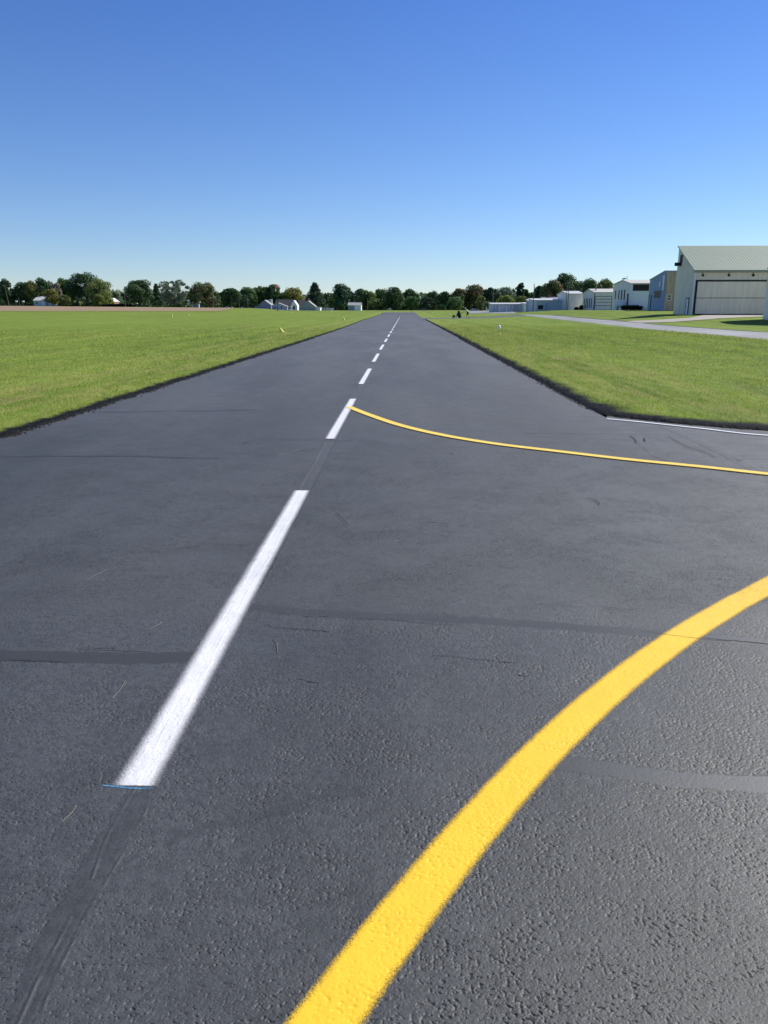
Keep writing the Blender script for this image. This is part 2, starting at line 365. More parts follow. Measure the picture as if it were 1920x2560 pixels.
LEAF = {
 'dark': foliage('dark_leaf', (0.031, 0.076, 0.029), (0.076, 0.145, 0.049)),
 'deep': foliage('deep_leaf', (0.023, 0.057, 0.031), (0.053, 0.106, 0.049)),
 'mid': foliage('mid_leaf', (0.057, 0.122, 0.040), (0.133, 0.212, 0.062)),
 'olive': foliage('olive_leaf', (0.089, 0.129, 0.040), (0.212, 0.235, 0.066)),
 'yellow': foliage('yellowing_leaf', (.105, .140, .034), (.215, .225, .050), trans=.35),
 'rust': foliage('turning_leaf', (0.067, 0.098, 0.034), (0.121, 0.144, 0.048), (0.184, 0.121, 0.052)),
 'grey': foliage('greyish_leaf', (0.113, 0.161, 0.101), (0.212, 0.255, 0.156)),
 'bare': foliage('sparse_leaf', (0.167, 0.151, 0.101), (0.267, 0.235, 0.156)),
}

# ------------------------------------------------------------------ object helpers
def tag(o, label=None, cat=None, group=None, kind=None):
    if label: o['label'] = label
    if cat: o['category'] = cat
    if group: o['group'] = group
    if kind: o['kind'] = kind
    return o
def link(name, me, mat, parent=None):
    o = bpy.data.objects.new(name, me); COL.objects.link(o)
    if mat is not None and not me.materials: me.materials.append(mat)
    if parent is not None: o.parent = parent
    return o
def empty(name, loc, rz=0.0):
    o = bpy.data.objects.new(name, None); COL.objects.link(o); o.location = loc; o.rotation_euler = (0, 0, rz)
    o.empty_display_size = .3; return o
def mesh_np(name, V, Fc, mat, parent=None, attrs=None, uv=None, smooth=False):
    """V (n,3); Fc (m,k) with constant k"""
    V = np.asarray(V, np.float32); Fc = np.asarray(Fc, np.int32); k = Fc.shape[1]
    me = bpy.data.meshes.new(name)
    me.vertices.add(len(V)); me.vertices.foreach_set('co', V.ravel())
    me.loops.add(Fc.size); me.loops.foreach_set('vertex_index', Fc.ravel())
    me.polygons.add(len(Fc)); me.polygons.foreach_set('loop_start', np.arange(0, Fc.size, k, dtype=np.int32))
    me.polygons.foreach_set('loop_total', np.full(len(Fc), k, np.int32))
    if smooth: me.polygons.foreach_set('use_smooth', np.ones(len(Fc), bool))
    me.update(calc_edges=True)
    for an, av in (attrs or {}).items():
        a = me.attributes.new(an, 'FLOAT', 'POINT'); a.data.foreach_set('value', np.asarray(av, np.float32))
    if uv is not None:
        l = me.uv_layers.new(name='across'); l.data.foreach_set('uv', np.asarray(uv, np.float32)[Fc.ravel()].ravel())
    return link(name, me, mat, parent)

class MB:
    """collects solid shapes into one mesh"""
    def __init__(s_): s_.bm = bmesh.new()
    def quadbox(s_, P):   # 8 points: bottom 4 ccw, top 4 ccw
        v = [s_.bm.verts.new(p) for p in P]
        for f in ((3, 2, 1, 0), (4, 5, 6, 7), (0, 1, 5, 4), (1, 2, 6, 5), (2, 3, 7, 6), (3, 0, 4, 7)):
            s_.bm.faces.new([v[i] for i in f])
        return s_
    def box(s_, x0, x1, y0, y1, z0, z1):
        return s_.quadbox([(x0, y0, z0), (x1, y0, z0), (x1, y1, z0), (x0, y1, z0), (x0, y0, z1), (x1, y0, z1), (x1, y1, z1), (x0, y1, z1)])
    def tube(s_, pts, radii, seg=8, cap=True):
        pts = [Vector(p) for p in pts]
        if not isinstance(radii, (list, tuple)): radii = [radii] * len(pts)
        rings = []
        for i, p in enumerate(pts):
            d = (pts[min(i + 1, len(pts) - 1)] - pts[max(i - 1, 0)]).normalized()
            a = d.orthogonal().normalized() if abs(d.z) < .9 else Vector((1, 0, 0))
            a = (a - d * a.dot(d)).normalized(); b = d.cross(a)
            rings.append([s_.bm.verts.new(p + (a * math.cos(t) + b * math.sin(t)) * radii[i]) for t in [2 * math.pi * q / seg for q in range(seg)]])
        for r0, r1 in zip(rings, rings[1:]):
            for q in range(seg): s_.bm.faces.new((r0[q], r0[(q + 1) % seg], r1[(q + 1) % seg], r1[q]))
        if cap:
            s_.bm.faces.new(rings[0][::-1]); s_.bm.faces.new(rings[-1])
        return s_
    def lathe(s_, prof, c=(0, 0, 0), seg=14):
        rings = [[s_.bm.verts.new((c[0] + r * math.cos(2 * math.pi * q / seg), c[1] + r * math.sin(2 * math.pi * q / seg), c[2] + z)) for q in range(seg)] for r, z in prof]
        for r0, r1 in zip(rings, rings[1:]):
            for q in range(seg): s_.bm.faces.new((r0[q], r0[(q + 1) % seg], r1[(q + 1) % seg], r1[q]))
        s_.bm.faces.new(rings[0][::-1]); s_.bm.faces.new(rings[-1]); return s_
    def poly(s_, pts):
        s_.bm.faces.new([s_.bm.verts.new(p) for p in pts]); return s_
    def prism(s_, poly2, lo, hi, axis):
        """polygon (a,z) extruded along axis: axis 'x' -> polygon in (y,z); 'y' -> polygon in (x,z)"""
        mk = (lambda t, q: (t, q[0], q[1])) if axis == 'x' else (lambda t, q: (q[0], t, q[1]))
        a = [s_.bm.verts.new(mk(lo, q)) for q in poly2]; b = [s_.bm.verts.new(mk(hi, q)) for q in poly2]
        k = len(a); s_.bm.faces.new(a[::-1]); s_.bm.faces.new(b)
        for i in range(k): s_.bm.faces.new((a[i], a[(i + 1) % k], b[(i + 1) % k], b[i]))
        return s_
    def build(s_, name, mat, parent=None, smooth=False, bevel=0.0):
        bmesh.ops.recalc_face_normals(s_.bm, faces=s_.bm.faces)
        me = bpy.data.meshes.new(name); s_.bm.to_mesh(me); s_.bm.free()
        if smooth:
            me.polygons.foreach_set('use_smooth', np.ones(len(me.polygons), bool))
        o = link(name, me, mat, parent)
        if bevel:
            md = o.modifiers.new('bevel', 'BEVEL'); md.width = bevel; md.segments = 2
        return o
def copy_tree(o, parent=None):
    c = o.copy(); COL.objects.link(c); c.parent = parent
    for ch in [q for q in bpy.data.objects if q.parent == o]: copy_tree(ch, c)
    return c

# ------------------------------------------------------------------ ground sheets
def grid_axis(lo, hi, inner_lo, inner_hi, step, outer):
    a = np.arange(inner_lo, inner_hi + step, step)
    l = inner_lo - np.cumsum(outer * 1.35 ** np.arange(40)); l = l[l > lo]
    r = inner_hi + step + np.cumsum(outer * 1.35 ** np.arange(40)); r = r[r < hi]
    return np.concatenate([[lo], l[::-1], a, r, [hi]])
gx = grid_axis(-4500, 4500, -260, 200, 2.5, 4); gy = grid_axis(-400, 7000, -20, 480, 2.5, 4)
GX, GY = np.meshgrid(gx, gy); GZ = tz(GX, GY) - .03
V = np.stack([GX, GY, GZ], -1).reshape(-1, 3); nx = len(gx); ny = len(gy)
ii, jj = np.meshgrid(np.arange(nx - 1), np.arange(ny - 1)); b0 = (jj * nx + ii).ravel()
ground = mesh_np('ground', V, np.stack([b0, b0 + 1, b0 + nx + 1, b0 + nx], 1), M['lawn'], attrs={'edge': np.full(len(V), 9.), 'sprayw': np.zeros(len(V))}, smooth=True)
tag(ground, kind='structure')

def sheet(name, outline, lift, mat, step=4.0, kind='structure'):
    """flat-lying polygon draped on the terrain"""
    pts = []
    for (x0, y0), (x1, y1) in zip(outline, outline[1:] + outline[:1]):
        L = math.hypot(x1 - x0, y1 - y0); k = max(1, int(L / step))
        pts += [(x0 + (x1 - x0) * i / k, y0 + (y1 - y0) * i / k) for i in range(k)]
    xs = [p[0] for p in pts]; ys = [p[1] for p in pts]
    inner = []
    P = np.array(pts)
    for x in np.arange(min(xs) + step / 2, max(xs), step):
        for y in np.arange(min(ys) + step / 2, max(ys), step):
            if inside(x, y, P) and np.min(np.hypot(P[:, 0] - x, P[:, 1] - y)) > step * .4: inner.append((x, y))
    vs = [Vector(p) for p in pts + inner]
    r = delaunay_2d_cdt(vs, [], [list(range(len(pts)))], 1, 1e-4)
    V = np.array([(v.x, v.y, float(tz(v.x, v.y)) + lift) for v in r[0]])
    o = mesh_np(name, V, np.array(r[2]), mat)
    for pl in o.data.polygons:
        if pl.normal.z < 0: pl.flip()
    return tag(o, kind=kind)
def inside(x, y, P):
    x0, y0 = P[:, 0], P[:, 1]; x1, y1 = np.roll(x0, -1), np.roll(y0, -1)
    c = ((y0 > y) != (y1 > y)) & (x < (x1 - x0) * (y - y0) / (y1 - y0 + 1e-12) + x0)
    return bool(np.sum(c) % 2)
def smoothpoly(pts, n=8):
    """Catmull-Rom through points"""
    P = [np.array(p, float) for p in pts]; out = []
    for i in range(len(P) - 1):
        p0 = P[max(i - 1, 0)]; p1 = P[i]; p2 = P[i + 1]; p3 = P[min(i + 2, len(P) - 1)]
        for k in range(n):
            t = k / n
            out.append(tuple(.5 * ((2 * p1) + (-p0 + p2) * t + (2 * p0 - 5 * p1 + 4 * p2 - p3) * t * t + (-p0 + 3 * p1 - 3 * p2 + p3) * t ** 3)))
    out.append(tuple(P[-1])); return out

XL, XR = -5.34, 3.17
def ragged(Y): return .016 * np.sin(Y * 1.7) + .012 * np.sin(Y * 4.3 + 1) + .020 * np.sin(Y * 9.1 + 2 * np.sin(Y * 2.3)) + .014 * np.sin(Y * 17.3 + 3 * np.sin(Y * 3.1)) + .009 * np.sin(Y * 31.7 + 2 * np.sin(Y * 5))
def leftx(Y): return XL - .95 * s(50, 135, Y) + ragged(Y)
FILLET = smoothpoly([(3.17, 13.4), (3.18, 12.8), (3.24, 12.3), (3.50, 11.85), (4.2, 11.22), (5.1, 10.68), (7, 10.1), (10, 9.75), (19, 9.4)], 8)
RUNEND = 262.0
run_out = [(float(leftx(y) - ragged(y)) - .09, float(y)) for y in np.arange(-12, RUNEND, 1.0)]
run_out = [(XR, -12.)] + [(XR, y) for y in np.arange(-8, 12.1, 5.0)] + [(XR + .08, y) for y in np.arange(12.2, RUNEND + 1, 6.0)] + [(p[0], p[1]) for p in run_out[::-1]]
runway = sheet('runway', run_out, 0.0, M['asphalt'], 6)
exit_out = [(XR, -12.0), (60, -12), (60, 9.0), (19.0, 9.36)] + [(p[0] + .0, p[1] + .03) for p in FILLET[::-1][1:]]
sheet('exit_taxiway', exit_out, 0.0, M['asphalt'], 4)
near_edge = gp([(1320, 790), (1380, 797), (1584, 820), (1760, 837), (1920, 853)]) + [(19.0, 30.0), (19.0, 9.4)]
far_edge = gp([(1300, 785.5), (1380, 788), (1544, 802), (1599, 807.5), (1700, 816), (1920, 831)]) + [(26.3, 30.0), (26.3, 9.2)]
sheet('taxiway', far_edge + near_edge[::-1], 0.002, M['asphalt_old'], 4)
cross_near = [(XR, 128.0), (4.3, 129.5), (11, 133)] + gp([(1240, 795), (1290, 791.5)]) + [near_edge[0]]
cross_far = [(XR, 146.5), (4.5, 144.5)] + gp([(1130, 794.6), (1200, 792.6), (1270, 789.2)]) + [far_edge[0]]
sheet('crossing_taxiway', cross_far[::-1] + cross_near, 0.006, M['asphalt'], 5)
sheet('hangar_apron', gp([(1560, 803.2), (1599, 807), (1680, 805), (1750, 800), (1800, 796), (1909, 791.5)]) + [(50, 103), (40, 104.4)] + gp([(1730, 794), (1640, 800), (1600, 801.5)]), 0.012, M['concrete'], 3)
sheet('country_road', [(-10, 352), (60, 352), (110, 362), (110, 374), (60, 364), (-12, 364), (-60, 366), (-60, 360)], .03, M['road'], 8)
sheet('parking_strip', gp([(1175, 784), (1215, 783.4), (1290, 783.6)]) + [(40, 290), (22, 300)], .02, M['asphalt_old'], 6)
sheet('bare_soil_field', [(-330, 303), (-150, 303), (-73, 303), (-75, 330), (-84, 392), (-200, 392), (-330, 392)], .05, M['soil'], 6)
sheet('roadside_verge', [(-330, 393), (-84, 393), (-50, 372), (-50, 380), (-84, 402), (-330, 402)], .03, M['road'], 8)

# lawns next to the runway: turf stands a few centimetres proud and is blackened by sealer along the edge
RINGS = [0, .03, .09, .2, .35, .6, 1.0]; LIFT = [.003, .018, .032, .040, .040, .040, .04]
def lawn(name, outline, spray, step=3.0):
    """outline ccw; spray = width of the blackened border per outline vertex"""
    P = np.array(outline); nxt = np.roll(P, -1, 0); prv = np.roll(P, 1, 0)
    t = nxt - prv; t /= np.linalg.norm(t, axis=1)[:, None] + 1e-9; nrm = np.stack([-t[:, 1], t[:, 0]], 1)
    n_ = len(P); VV = []; E = []; S = []
    for d, l in zip(RINGS, LIFT):
        Q = P + nrm * d
        for i, q in enumerate(Q):
            jit = .012 * mnoise.noise(Vector((q[0] * 3, q[1] * 3, d * 5))) if d > .02 else 0
            VV.append((q[0], q[1], float(tz(q[0], q[1])) + l + jit)); E.append(d); S.append(spray[i])
    Fq = []
    for r in range(len(RINGS) - 1):
        for i in range(n_):
            a = r * n_ + i; b = r * n_ + (i + 1) % n_
            Fq.append((a, b, b + n_)); Fq.append((a, b + n_, a + n_))
    Q = P + nrm * RINGS[-1]; inner = []
    xs, ys = Q[:, 0], Q[:, 1]
    for x in np.arange(xs.min(), xs.max(), step):
        for y in np.arange(ys.min(), ys.max(), step):
            if inside(x, y, Q) and np.min(np.hypot(Q[:, 0] - x, Q[:, 1] - y)) > step * .35: inner.append((x, y))
    r = delaunay_2d_cdt([Vector(q) for q in Q] + [Vector(q) for q in inner], [], [list(range(n_))], 1, 1e-5)
    base = len(VV)
    for v in r[0]:
        VV.append((v.x, v.y, float(tz(v.x, v.y)) + .04 + .012 * mnoise.noise(Vector((v.x * .5, v.y * .5, 3))))); E.append(9.); S.append(0.)
    # keep the seam closed: first n_ vertices coincide with the last ring
    for i in range(min(n_, len(r[0]))):
        VV[base + i] = VV[(len(RINGS) - 1) * n_ + i]
    for f in r[2]:
        Fq.append(tuple(base + q for q in f))
    o = mesh_np(name, VV, Fq, M['lawn'], attrs={'edge': E, 'sprayw': S}, smooth=True)
    me = o.data
    flip = [p for p in me.polygons if p.normal.z < 0]
    for p in flip: p.flip()
    return tag(o, kind='structure')
A_out = [(float(leftx(y)) , float(y)) for y in np.concatenate([np.arange(-10, 6, .5), np.arange(6, 32, .09), np.arange(32, 60, .35)])] + [(float(leftx(y)), float(y)) for y in np.arange(60, 256, 2.0)]
A_sp = [.15] * len(A_out)
extra = [(-60, 256), (-110, 256), (-150, 256), (-150, 120), (-150, 0), (-60, -10)]
lawn('left_lawn', A_out + extra, A_sp + [0.] * len(extra))
B_run = [(XR + float(ragged(y + 50)) * float(s(13.4, 15, y)), float(y)) for y in np.concatenate([np.arange(126, 60, -2.0), np.arange(60, 32, -.35), np.arange(32, 13.5, -.09)])]
B_fil = []
for (ax, ay), (bx_, by_) in zip(FILLET, FILLET[1:]):
    k_ = max(1, int(math.hypot(bx_ - ax, by_ - ay) / .09))
    B_fil += [(ax + (bx_ - ax) * q / k_, ay + (by_ - ay) * q / k_) for q in range(k_)]
B_fil.append(FILLET[-1])
B_fil = [(p[0], p[1] + (float(ragged(p[0] * 1.3 + 7)) * .8 + .03 if 3.2 < p[0] < 18 else 0)) for p in B_fil]
B_rest = near_edge[::-1][1:]
B_rest = [q for q in B_rest]
B_out = B_run + B_fil + B_rest + cross_near[::-1][1:-1]
B_sp = [.27] * len(B_run) + [.45] * len(B_fil) + [.15] * (len(B_out) - len(B_run) - len(B_fil))
lawn('island_lawn', B_out, B_sp, 2.5)

# grass blades: denser near the camera
def dist_poly(X, Y, P):
    P = np.asarray(P); best = np.full(len(X), 1e9)
    for a, b in zip(P[:-1], P[1:]):
        d = b - a; L = d @ d + 1e-12
        t = np.clip(((X - a[0]) * d[0] + (Y - a[1]) * d[1]) / L, 0, 1)
        best = np.minimum(best, np.hypot(X - a[0] - t * d[0], Y - a[1] - t * d[1]))
    return best
def blades(name, X, Y, edge, spw, label, h0=.036):
    n_ = len(X); D = np.hypot(X, Y)
    k = np.clip(D / 13, .8, 4.0)
    lift = np.interp(np.minimum(edge, 1.0), RINGS, LIFT)
    Z = tz(X, Y) + lift - .01
    h = h0 * (.5 + rng.random(n_)) * (1 + .25 * (k - 1)); w = .0036 * k * (.7 + .6 * rng.random(n_))
    clump = np.array([mnoise.noise(Vector((x * 2.2, y * 1.2, 0))) for x, y in zip(X, Y)])
    h *= (1 + .5 * clump) * (1 - .75 * s(45, 95, D))
    h *= np.where(edge < spw * .8, .62, 1.0)
    az = rng.random(n_) * 6.283; lean = .75 * rng.random(n_) + .12
    dx, dy = np.cos(az), np.sin(az); bx, by = -dy * w, dx * w
    tip = np.stack([X + dx * h * lean, Y + dy * h * lean, Z + h], 1)
    A = np.stack([X - bx, Y - by, Z], 1); B = np.stack([X + bx, Y + by, Z], 1)
    V = np.stack([A, B, tip], 1).reshape(-1, 3); Fc = np.arange(3 * n_).reshape(-1, 3)
    rep = lambda v: np.repeat(v, 3)
    o = mesh_np(name, V, Fc, M['blades'], attrs={'edge': rep(edge), 'sprayw': rep(spw), 'tint': rep(rng.random(n_))})
    tag(o, label, 'grass', kind='stuff'); return o
def scat(n_, ylo, yhi):
    u = rng.random(n_); return ylo * (yhi / ylo) ** u
nA = 230000
Y = scat(nA, 7.5, 100); X = leftx(Y) + .02 - (rng.random(nA) ** 1.35) * np.maximum(.62 * Y - 5.0 + 2.5, 2.0)
eA = np.maximum(leftx(Y) - X, 0); blades('grass', X, Y, eA, np.full(nA, .15), 'short mown grass on the left side of the runway')
nB = 300000
Y = scat(nB, 9.0, 100); X = XR + rng.random(nB) ** 1.25 * np.minimum(.56 * Y + 1.0, 15.8)
fil = np.array(FILLET)
yb = np.interp(X, fil[:, 0], fil[:, 1]); ok = (Y > yb) | ((X < 3.175) & (Y > 12.5)); X, Y = X[ok], Y[ok]
eB = dist_poly(X, Y, [(XR, 126.), (XR, 40.)] + FILLET)
blades('grass', X, Y, eB, np.where(Y < 11.9 , .45, .27 + .18 * np.clip((16 - Y) / 4, 0, 1)), 'short mown grass on the island right of the runway')


# ------------------------------------------------------------------ true relief of the asphalt close to the camera
def _h(ix, iy, k):
    v = (ix.astype(np.int64) * 374761393 + iy.astype(np.int64) * 668265263 + k * 974634777) & 0xffffffff
    v = ((v ^ (v >> 13)) * 1274126177) & 0xffffffff
    return ((v ^ (v >> 16)) & 0xffff) / 65535.0
def vnoise(x, y, k):
    ix = np.floor(x); iy = np.floor(y); fx = x - ix; fy = y - iy
    ix = ix.astype(np.int64); iy = iy.astype(np.int64)
    def grad(dx, dy):
        a = _h(ix + dx, iy + dy, k) * 6.28318; return np.cos(a) * (fx - dx) + np.sin(a) * (fy - dy)
    u = fx ** 3 * (fx * (fx * 6 - 15) + 10); v = fy ** 3 * (fy * (fy * 6 - 15) + 10)
    return ((grad(0, 0) * (1 - u) + grad(1, 0) * u) * (1 - v) + (grad(0, 1) * (1 - u) + grad(1, 1) * u) * v) * 1.5
def worley(x, y, k):
    ix = np.floor(x).astype(np.int64); iy = np.floor(y).astype(np.int64); b1 = np.full(x.shape, 9.); b2 = np.full(x.shape, 9.)
    for dx in (-1, 0, 1):
        for dy in (-1, 0, 1):
            px = ix + dx + _h(ix + dx, iy + dy, k); py = iy + dy + _h(ix + dx, iy + dy, k + 1)
            d = np.hypot(x - px, y - py); b2 = np.minimum(b2, np.maximum(b1, d)); b1 = np.minimum(b1, d)
    return b1, b2
def pathdist(X, Y, P):
    """distance to a polyline, only evaluated near it"""
    P = np.asarray(P); out = np.full(X.shape, 1.0)
    m = (X > P[:, 0].min() - .25) & (X < P[:, 0].max() + .25) & (Y > P[:, 1].min() - .25) & (Y < P[:, 1].max() + .25)
    if m.any(): out[m] = np.minimum(1.0, dist_poly(X[m], Y[m], P))
    return out
SEAL_NEAR = [([(-400, 1636), (-60, 1640), (60, 1643), (220, 1646), (330, 1648), (470, 1645)], .060),
 ([(640, 1518), (760, 1530), (900, 1539), (1060, 1546), (1200, 1553), (1400, 1567), (1560, 1580), (1700, 1590), (1850, 1602), (2300, 1630)], .050),
 ([(1340, 1896), (1400, 1908), (1500, 1924), (1640, 1945), (1800, 1958), (1960, 1966), (2300, 1984)], .052),
 ([(430, 2100), (560, 2065), (680, 2035), (800, 2003), (900, 1980)], .030)]
SEAL_NEAR = [(smoothpoly(gp(p), 3), w) for p, w in SEAL_NEAR]
SL = np.array(gp([(10, 2580), (19, 2553), (69, 2403), (112, 2326), (166, 2225), (231, 2121), (293, 2032), (322, 1975)]))
SR = np.array(gp([(128, 2480), (147, 2422), (193, 2341), (228, 2268), (297, 2156), (347, 2067), (382, 1985)]))
LIPS = [smoothpoly(gp([(40, 2575), (58, 2538), (96, 2453), (154, 2341), (175, 2300)]), 4),
        smoothpoly(gp([(230, 2200), (262, 2110), (292, 2050), (330, 1985)]), 4),
        smoothpoly(gp([(95, 2560), (147, 2432), (193, 2341), (228, 2268), (297, 2156), (347, 2067), (382, 1990)]), 4),
        smoothpoly(gp([(330, 1990), (395, 1860), (430, 1790), (500, 1690), (560, 1590), (610, 1500), (640, 1430)]), 4),
        smoothpoly(gp([(352, 1960), (425, 1850), (470, 1760), (540, 1640), (600, 1540)]), 4),
        smoothpoly(gp([(640, 1560), (690, 1440), (735, 1330)]), 4)]
def patch_fade(X, Y):
    hw = .505 * (Y * math.cos(PIT) + EYE * math.sin(PIT)) * 1.08 + .06
    a = np.minimum(s(0, .12, hw + X - .0), s(0, .12, hw - X)) * s(.62, .80, Y)
    return a * (1 - s(3.5, 4.6, Y))
def relief(X, Y):
    """height in metres above the flat sheet, seal mask"""
    fade = patch_fade(X, Y)
    zone = .5 + .9 * vnoise(X * 1.6, Y * 1.6, 1) + .5 * vnoise(X * 4.1, Y * 4.1, 2); zone = np.clip(zone, 0, 1)
    right = s(-1.0, 1.2, X)
    seal = np.zeros(X.shape); pale = np.ones(X.shape)  # pale: sun glare on the right-hand bands, put into their colour
    for q_, (P, w) in enumerate(SEAL_NEAR):
        d = pathdist(X, Y, P) + .012 * vnoise(X * 14, Y * 14, 5) + .006 * vnoise(X * 50, Y * 50, 6)
        k_ = 1 - s(w * .85, w * 1.12, d); k_ = k_ * (.22 if q_ == 3 else 1.0); seal = np.maximum(seal, k_)
        if q_ == 2: pale += 3.4 * k_ * s(.3, 1.6, X)
        if q_ == 1: pale += 1.9 * k_ * s(.9, 2.0, X)
    xl = np.interp(Y, SL[:, 1], SL[:, 0]); xr = np.interp(Y, SR[:, 1], SR[:, 0])
    wob = .008 * vnoise(X * 12, Y * 12, 7) + .006 * vnoise(X * 60, Y * 60, 8)
    band = s(-.006, .008, X - xl + wob) * s(-.012, .012, xr - X + wob) * (1 - s(2.30, 2.36, Y))
    m = 1 - .80 * np.maximum(seal, band)
    wx = X + .0028 * vnoise(X * 110, Y * 110, 11); wy = Y + .0028 * vnoise(X * 110, Y * 110, 12)
    b1, b2 = worley(wx / .0088, wy / .0088, 21)
    stone = np.clip(1 - (b1 / .75) ** 2, 0, 1)
    rough_left = (1 - right) * .6
    h = .00048 * stone * (.40 + .60 * zone * (.6 + rough_left))
    h += .00042 * vnoise(X / .0060, Y / .0060, 13) + .0003 * vnoise(X / .017, Y / .017, 14) + .0004 * vnoise(X / .05, Y / .05, 15)
    # open voids: short curved slits and small holes, gathered in clusters
    cl = vnoise(X / .13, Y / .13, 16) * .6 + vnoise(X / .45, Y / .45, 17) * .5 + .02 * right - .02
    n1 = vnoise(wx / .0105, wy / .013, 18); n2 = vnoise(wx / .019, wy / .019, 19)
    slit = (1 - s(.045, .13, np.abs(n1))) * s(.16, .38, n2 + .30 * cl)
    hole = s(.40, .52, vnoise(wx / .0115, wy / .0115, 20) * .9 + .18 * cl)
    h -= .0030 * np.maximum(slit, hole) * (.5 + .5 * np.clip(.5 + 1.4 * cl, 0, 1))
    h *= m
    h += .0005 * seal + .0006 * band
    h += .0007 * band * vnoise(X / .035, Y / .09, 22)
    for i, P in enumerate(LIPS):
        d = pathdist(X, Y, P) + .0025 * vnoise(X * 40, Y * 40, 30 + i)
        h += .0014 * (1 - s(.001, .0055, d)) * s(-.05, .35, vnoise(X * 9, Y * 9, 40 + i))
        h -= .0005 * (1 - s(.0015, .007, np.abs(d - .010))) * (i < 3) * band
    return .0045 * fade + h * fade, np.maximum(seal, .30 * band) * pale * fade, fade
rows = []
for py in np.arange(1438, 2960, 1.25):
    th = PIT + math.atan((py - 1280) / F); rows.append(EYE / math.tan(th))
rows = np.array(rows)
NC = 900
YY = np.repeat(rows[:, None], NC, 1); HWv = .505 * (rows * math.cos(PIT) + EYE * math.sin(PIT)) * 1.08 + .08
XX = np.linspace(-1, 1, NC)[None, :] * HWv[:, None]
Hh, Sl, Fd = relief(XX.ravel(), YY.ravel())
ii, jj = np.meshgrid(np.arange(NC - 1), np.arange(len(rows) - 1)); b0 = (jj * NC + ii).ravel()
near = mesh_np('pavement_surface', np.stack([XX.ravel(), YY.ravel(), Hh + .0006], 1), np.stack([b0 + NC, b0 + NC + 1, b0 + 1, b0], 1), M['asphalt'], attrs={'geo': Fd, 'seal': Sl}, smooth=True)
tag(near, kind='structure')
def topz(X, Y):
    X = np.atleast_1d(np.asarray(X, float)); Y = np.atleast_1d(np.asarray(Y, float)); z = tz(X, Y).astype(float) * 1.0
    m = (Y < 4.7) & (Y > .5); fd = np.zeros(len(X))
    if m.any():
        h, _, f = relief(X[m], Y[m]); z[m] += h + .0006; fd[m] = f
    return z, fd
def dense_strip(name, P, width, mat, lift, step=.004, nac=56):
    """painted band that follows the relief"""
    P = np.array(P, float); L = np.concatenate([[0], np.cumsum(np.linalg.norm(np.diff(P, axis=0), axis=1))])
    T = [0.0]
    while T[-1] < L[-1]:
        y = np.interp(T[-1], L, P[:, 1]); T.append(T[-1] + step * max(1.0, (y / 2.2) ** 1.6 if y < 4.8 else 40))
    T[-1] = L[-1]; T = np.array(T); Q = np.stack([np.interp(T, L, P[:, 0]), np.interp(T, L, P[:, 1])], 1)
    t = np.stack([np.interp(T + .02, L, P[:, k]) - np.interp(T - .02, L, P[:, k]) for k in (0, 1)], 1); t /= np.linalg.norm(t, axis=1)[:, None]
    nr = np.stack([t[:, 1], -t[:, 0]], 1); off = np.linspace(-1, 1, nac)
    G = Q[:, None, :] + nr[:, None, :] * (off * width / 2)[None, :, None]
    z, fd = topz(G[..., 0].ravel(), G[..., 1].ravel()); z = z * (1 - fd) + (.0051 + (z - .0051) * .55) * fd
    V = np.stack([G[..., 0].ravel(), G[..., 1].ravel(), z + lift + .0035 * (1 - fd)], 1)
    UV = np.stack([np.tile((off + 1) / 2, len(T)), np.repeat(T / L[-1], nac)], 1)
    ii, jj = np.meshgrid(np.arange(nac - 1), np.arange(len(T) - 1)); b0 = (jj * nac + ii).ravel()
    o = mesh_np(name, V, np.stack([b0, b0 + 1, b0 + nac + 1, b0 + nac], 1), mat, uv=UV, attrs={'geo': fd}, smooth=True)
    if o.data.polygons[0].normal.z < 0:
        o.data.flip_normals()
    return o

# ------------------------------------------------------------------ strips laid on the pavement
def strip(name, path, widths, mat, lift, sub=6, smooth=True, jitter=0.0):
    """ribbon along a ground path with uv across/along"""
    P = smoothpoly(path, sub) if smooth else path
    P = np.array(P); t = np.gradient(P, axis=0); t /= np.linalg.norm(t, axis=1)[:, None] + 1e-9
    nr = np.stack([t[:, 1], -t[:, 0]], 1)                # to the right of the direction of travel
    W = np.interp(np.linspace(0, 1, len(P)), np.linspace(0, 1, len(widths)), widths) / 2
    if jitter: W = W * (1 + jitter * np.array([mnoise.noise(Vector((p[0] * 9, p[1] * 9, 0))) for p in P]))
    off = np.linspace(-1, 1, 5); L = np.concatenate([[0], np.cumsum(np.linalg.norm(np.diff(P, axis=0), axis=1))]); L /= L[-1]
    V = []; UV = []
    for p, n_, w, l in zip(P, nr, W, L):
        for o_ in off:
            q = p + n_ * w * o_; V.append((q[0], q[1], lift)); UV.append(((o_ + 1) / 2, l))
    V = np.array(V); zt_, fd_ = topz(V[:, 0], V[:, 1]); V[:, 2] = zt_ + lift * (1 - .88 * fd_)
    Fq = [(i * 5 + j, i * 5 + j + 1, i * 5 + j + 6, i * 5 + j + 5) for i in range(len(P) - 1) for j in range(4)]
    o = mesh_np(name, V, Fq, mat, uv=UV)
    if o.data.polygons[0].normal.z < 0:
        for pl in o.data.polygons: pl.flip()
    return o

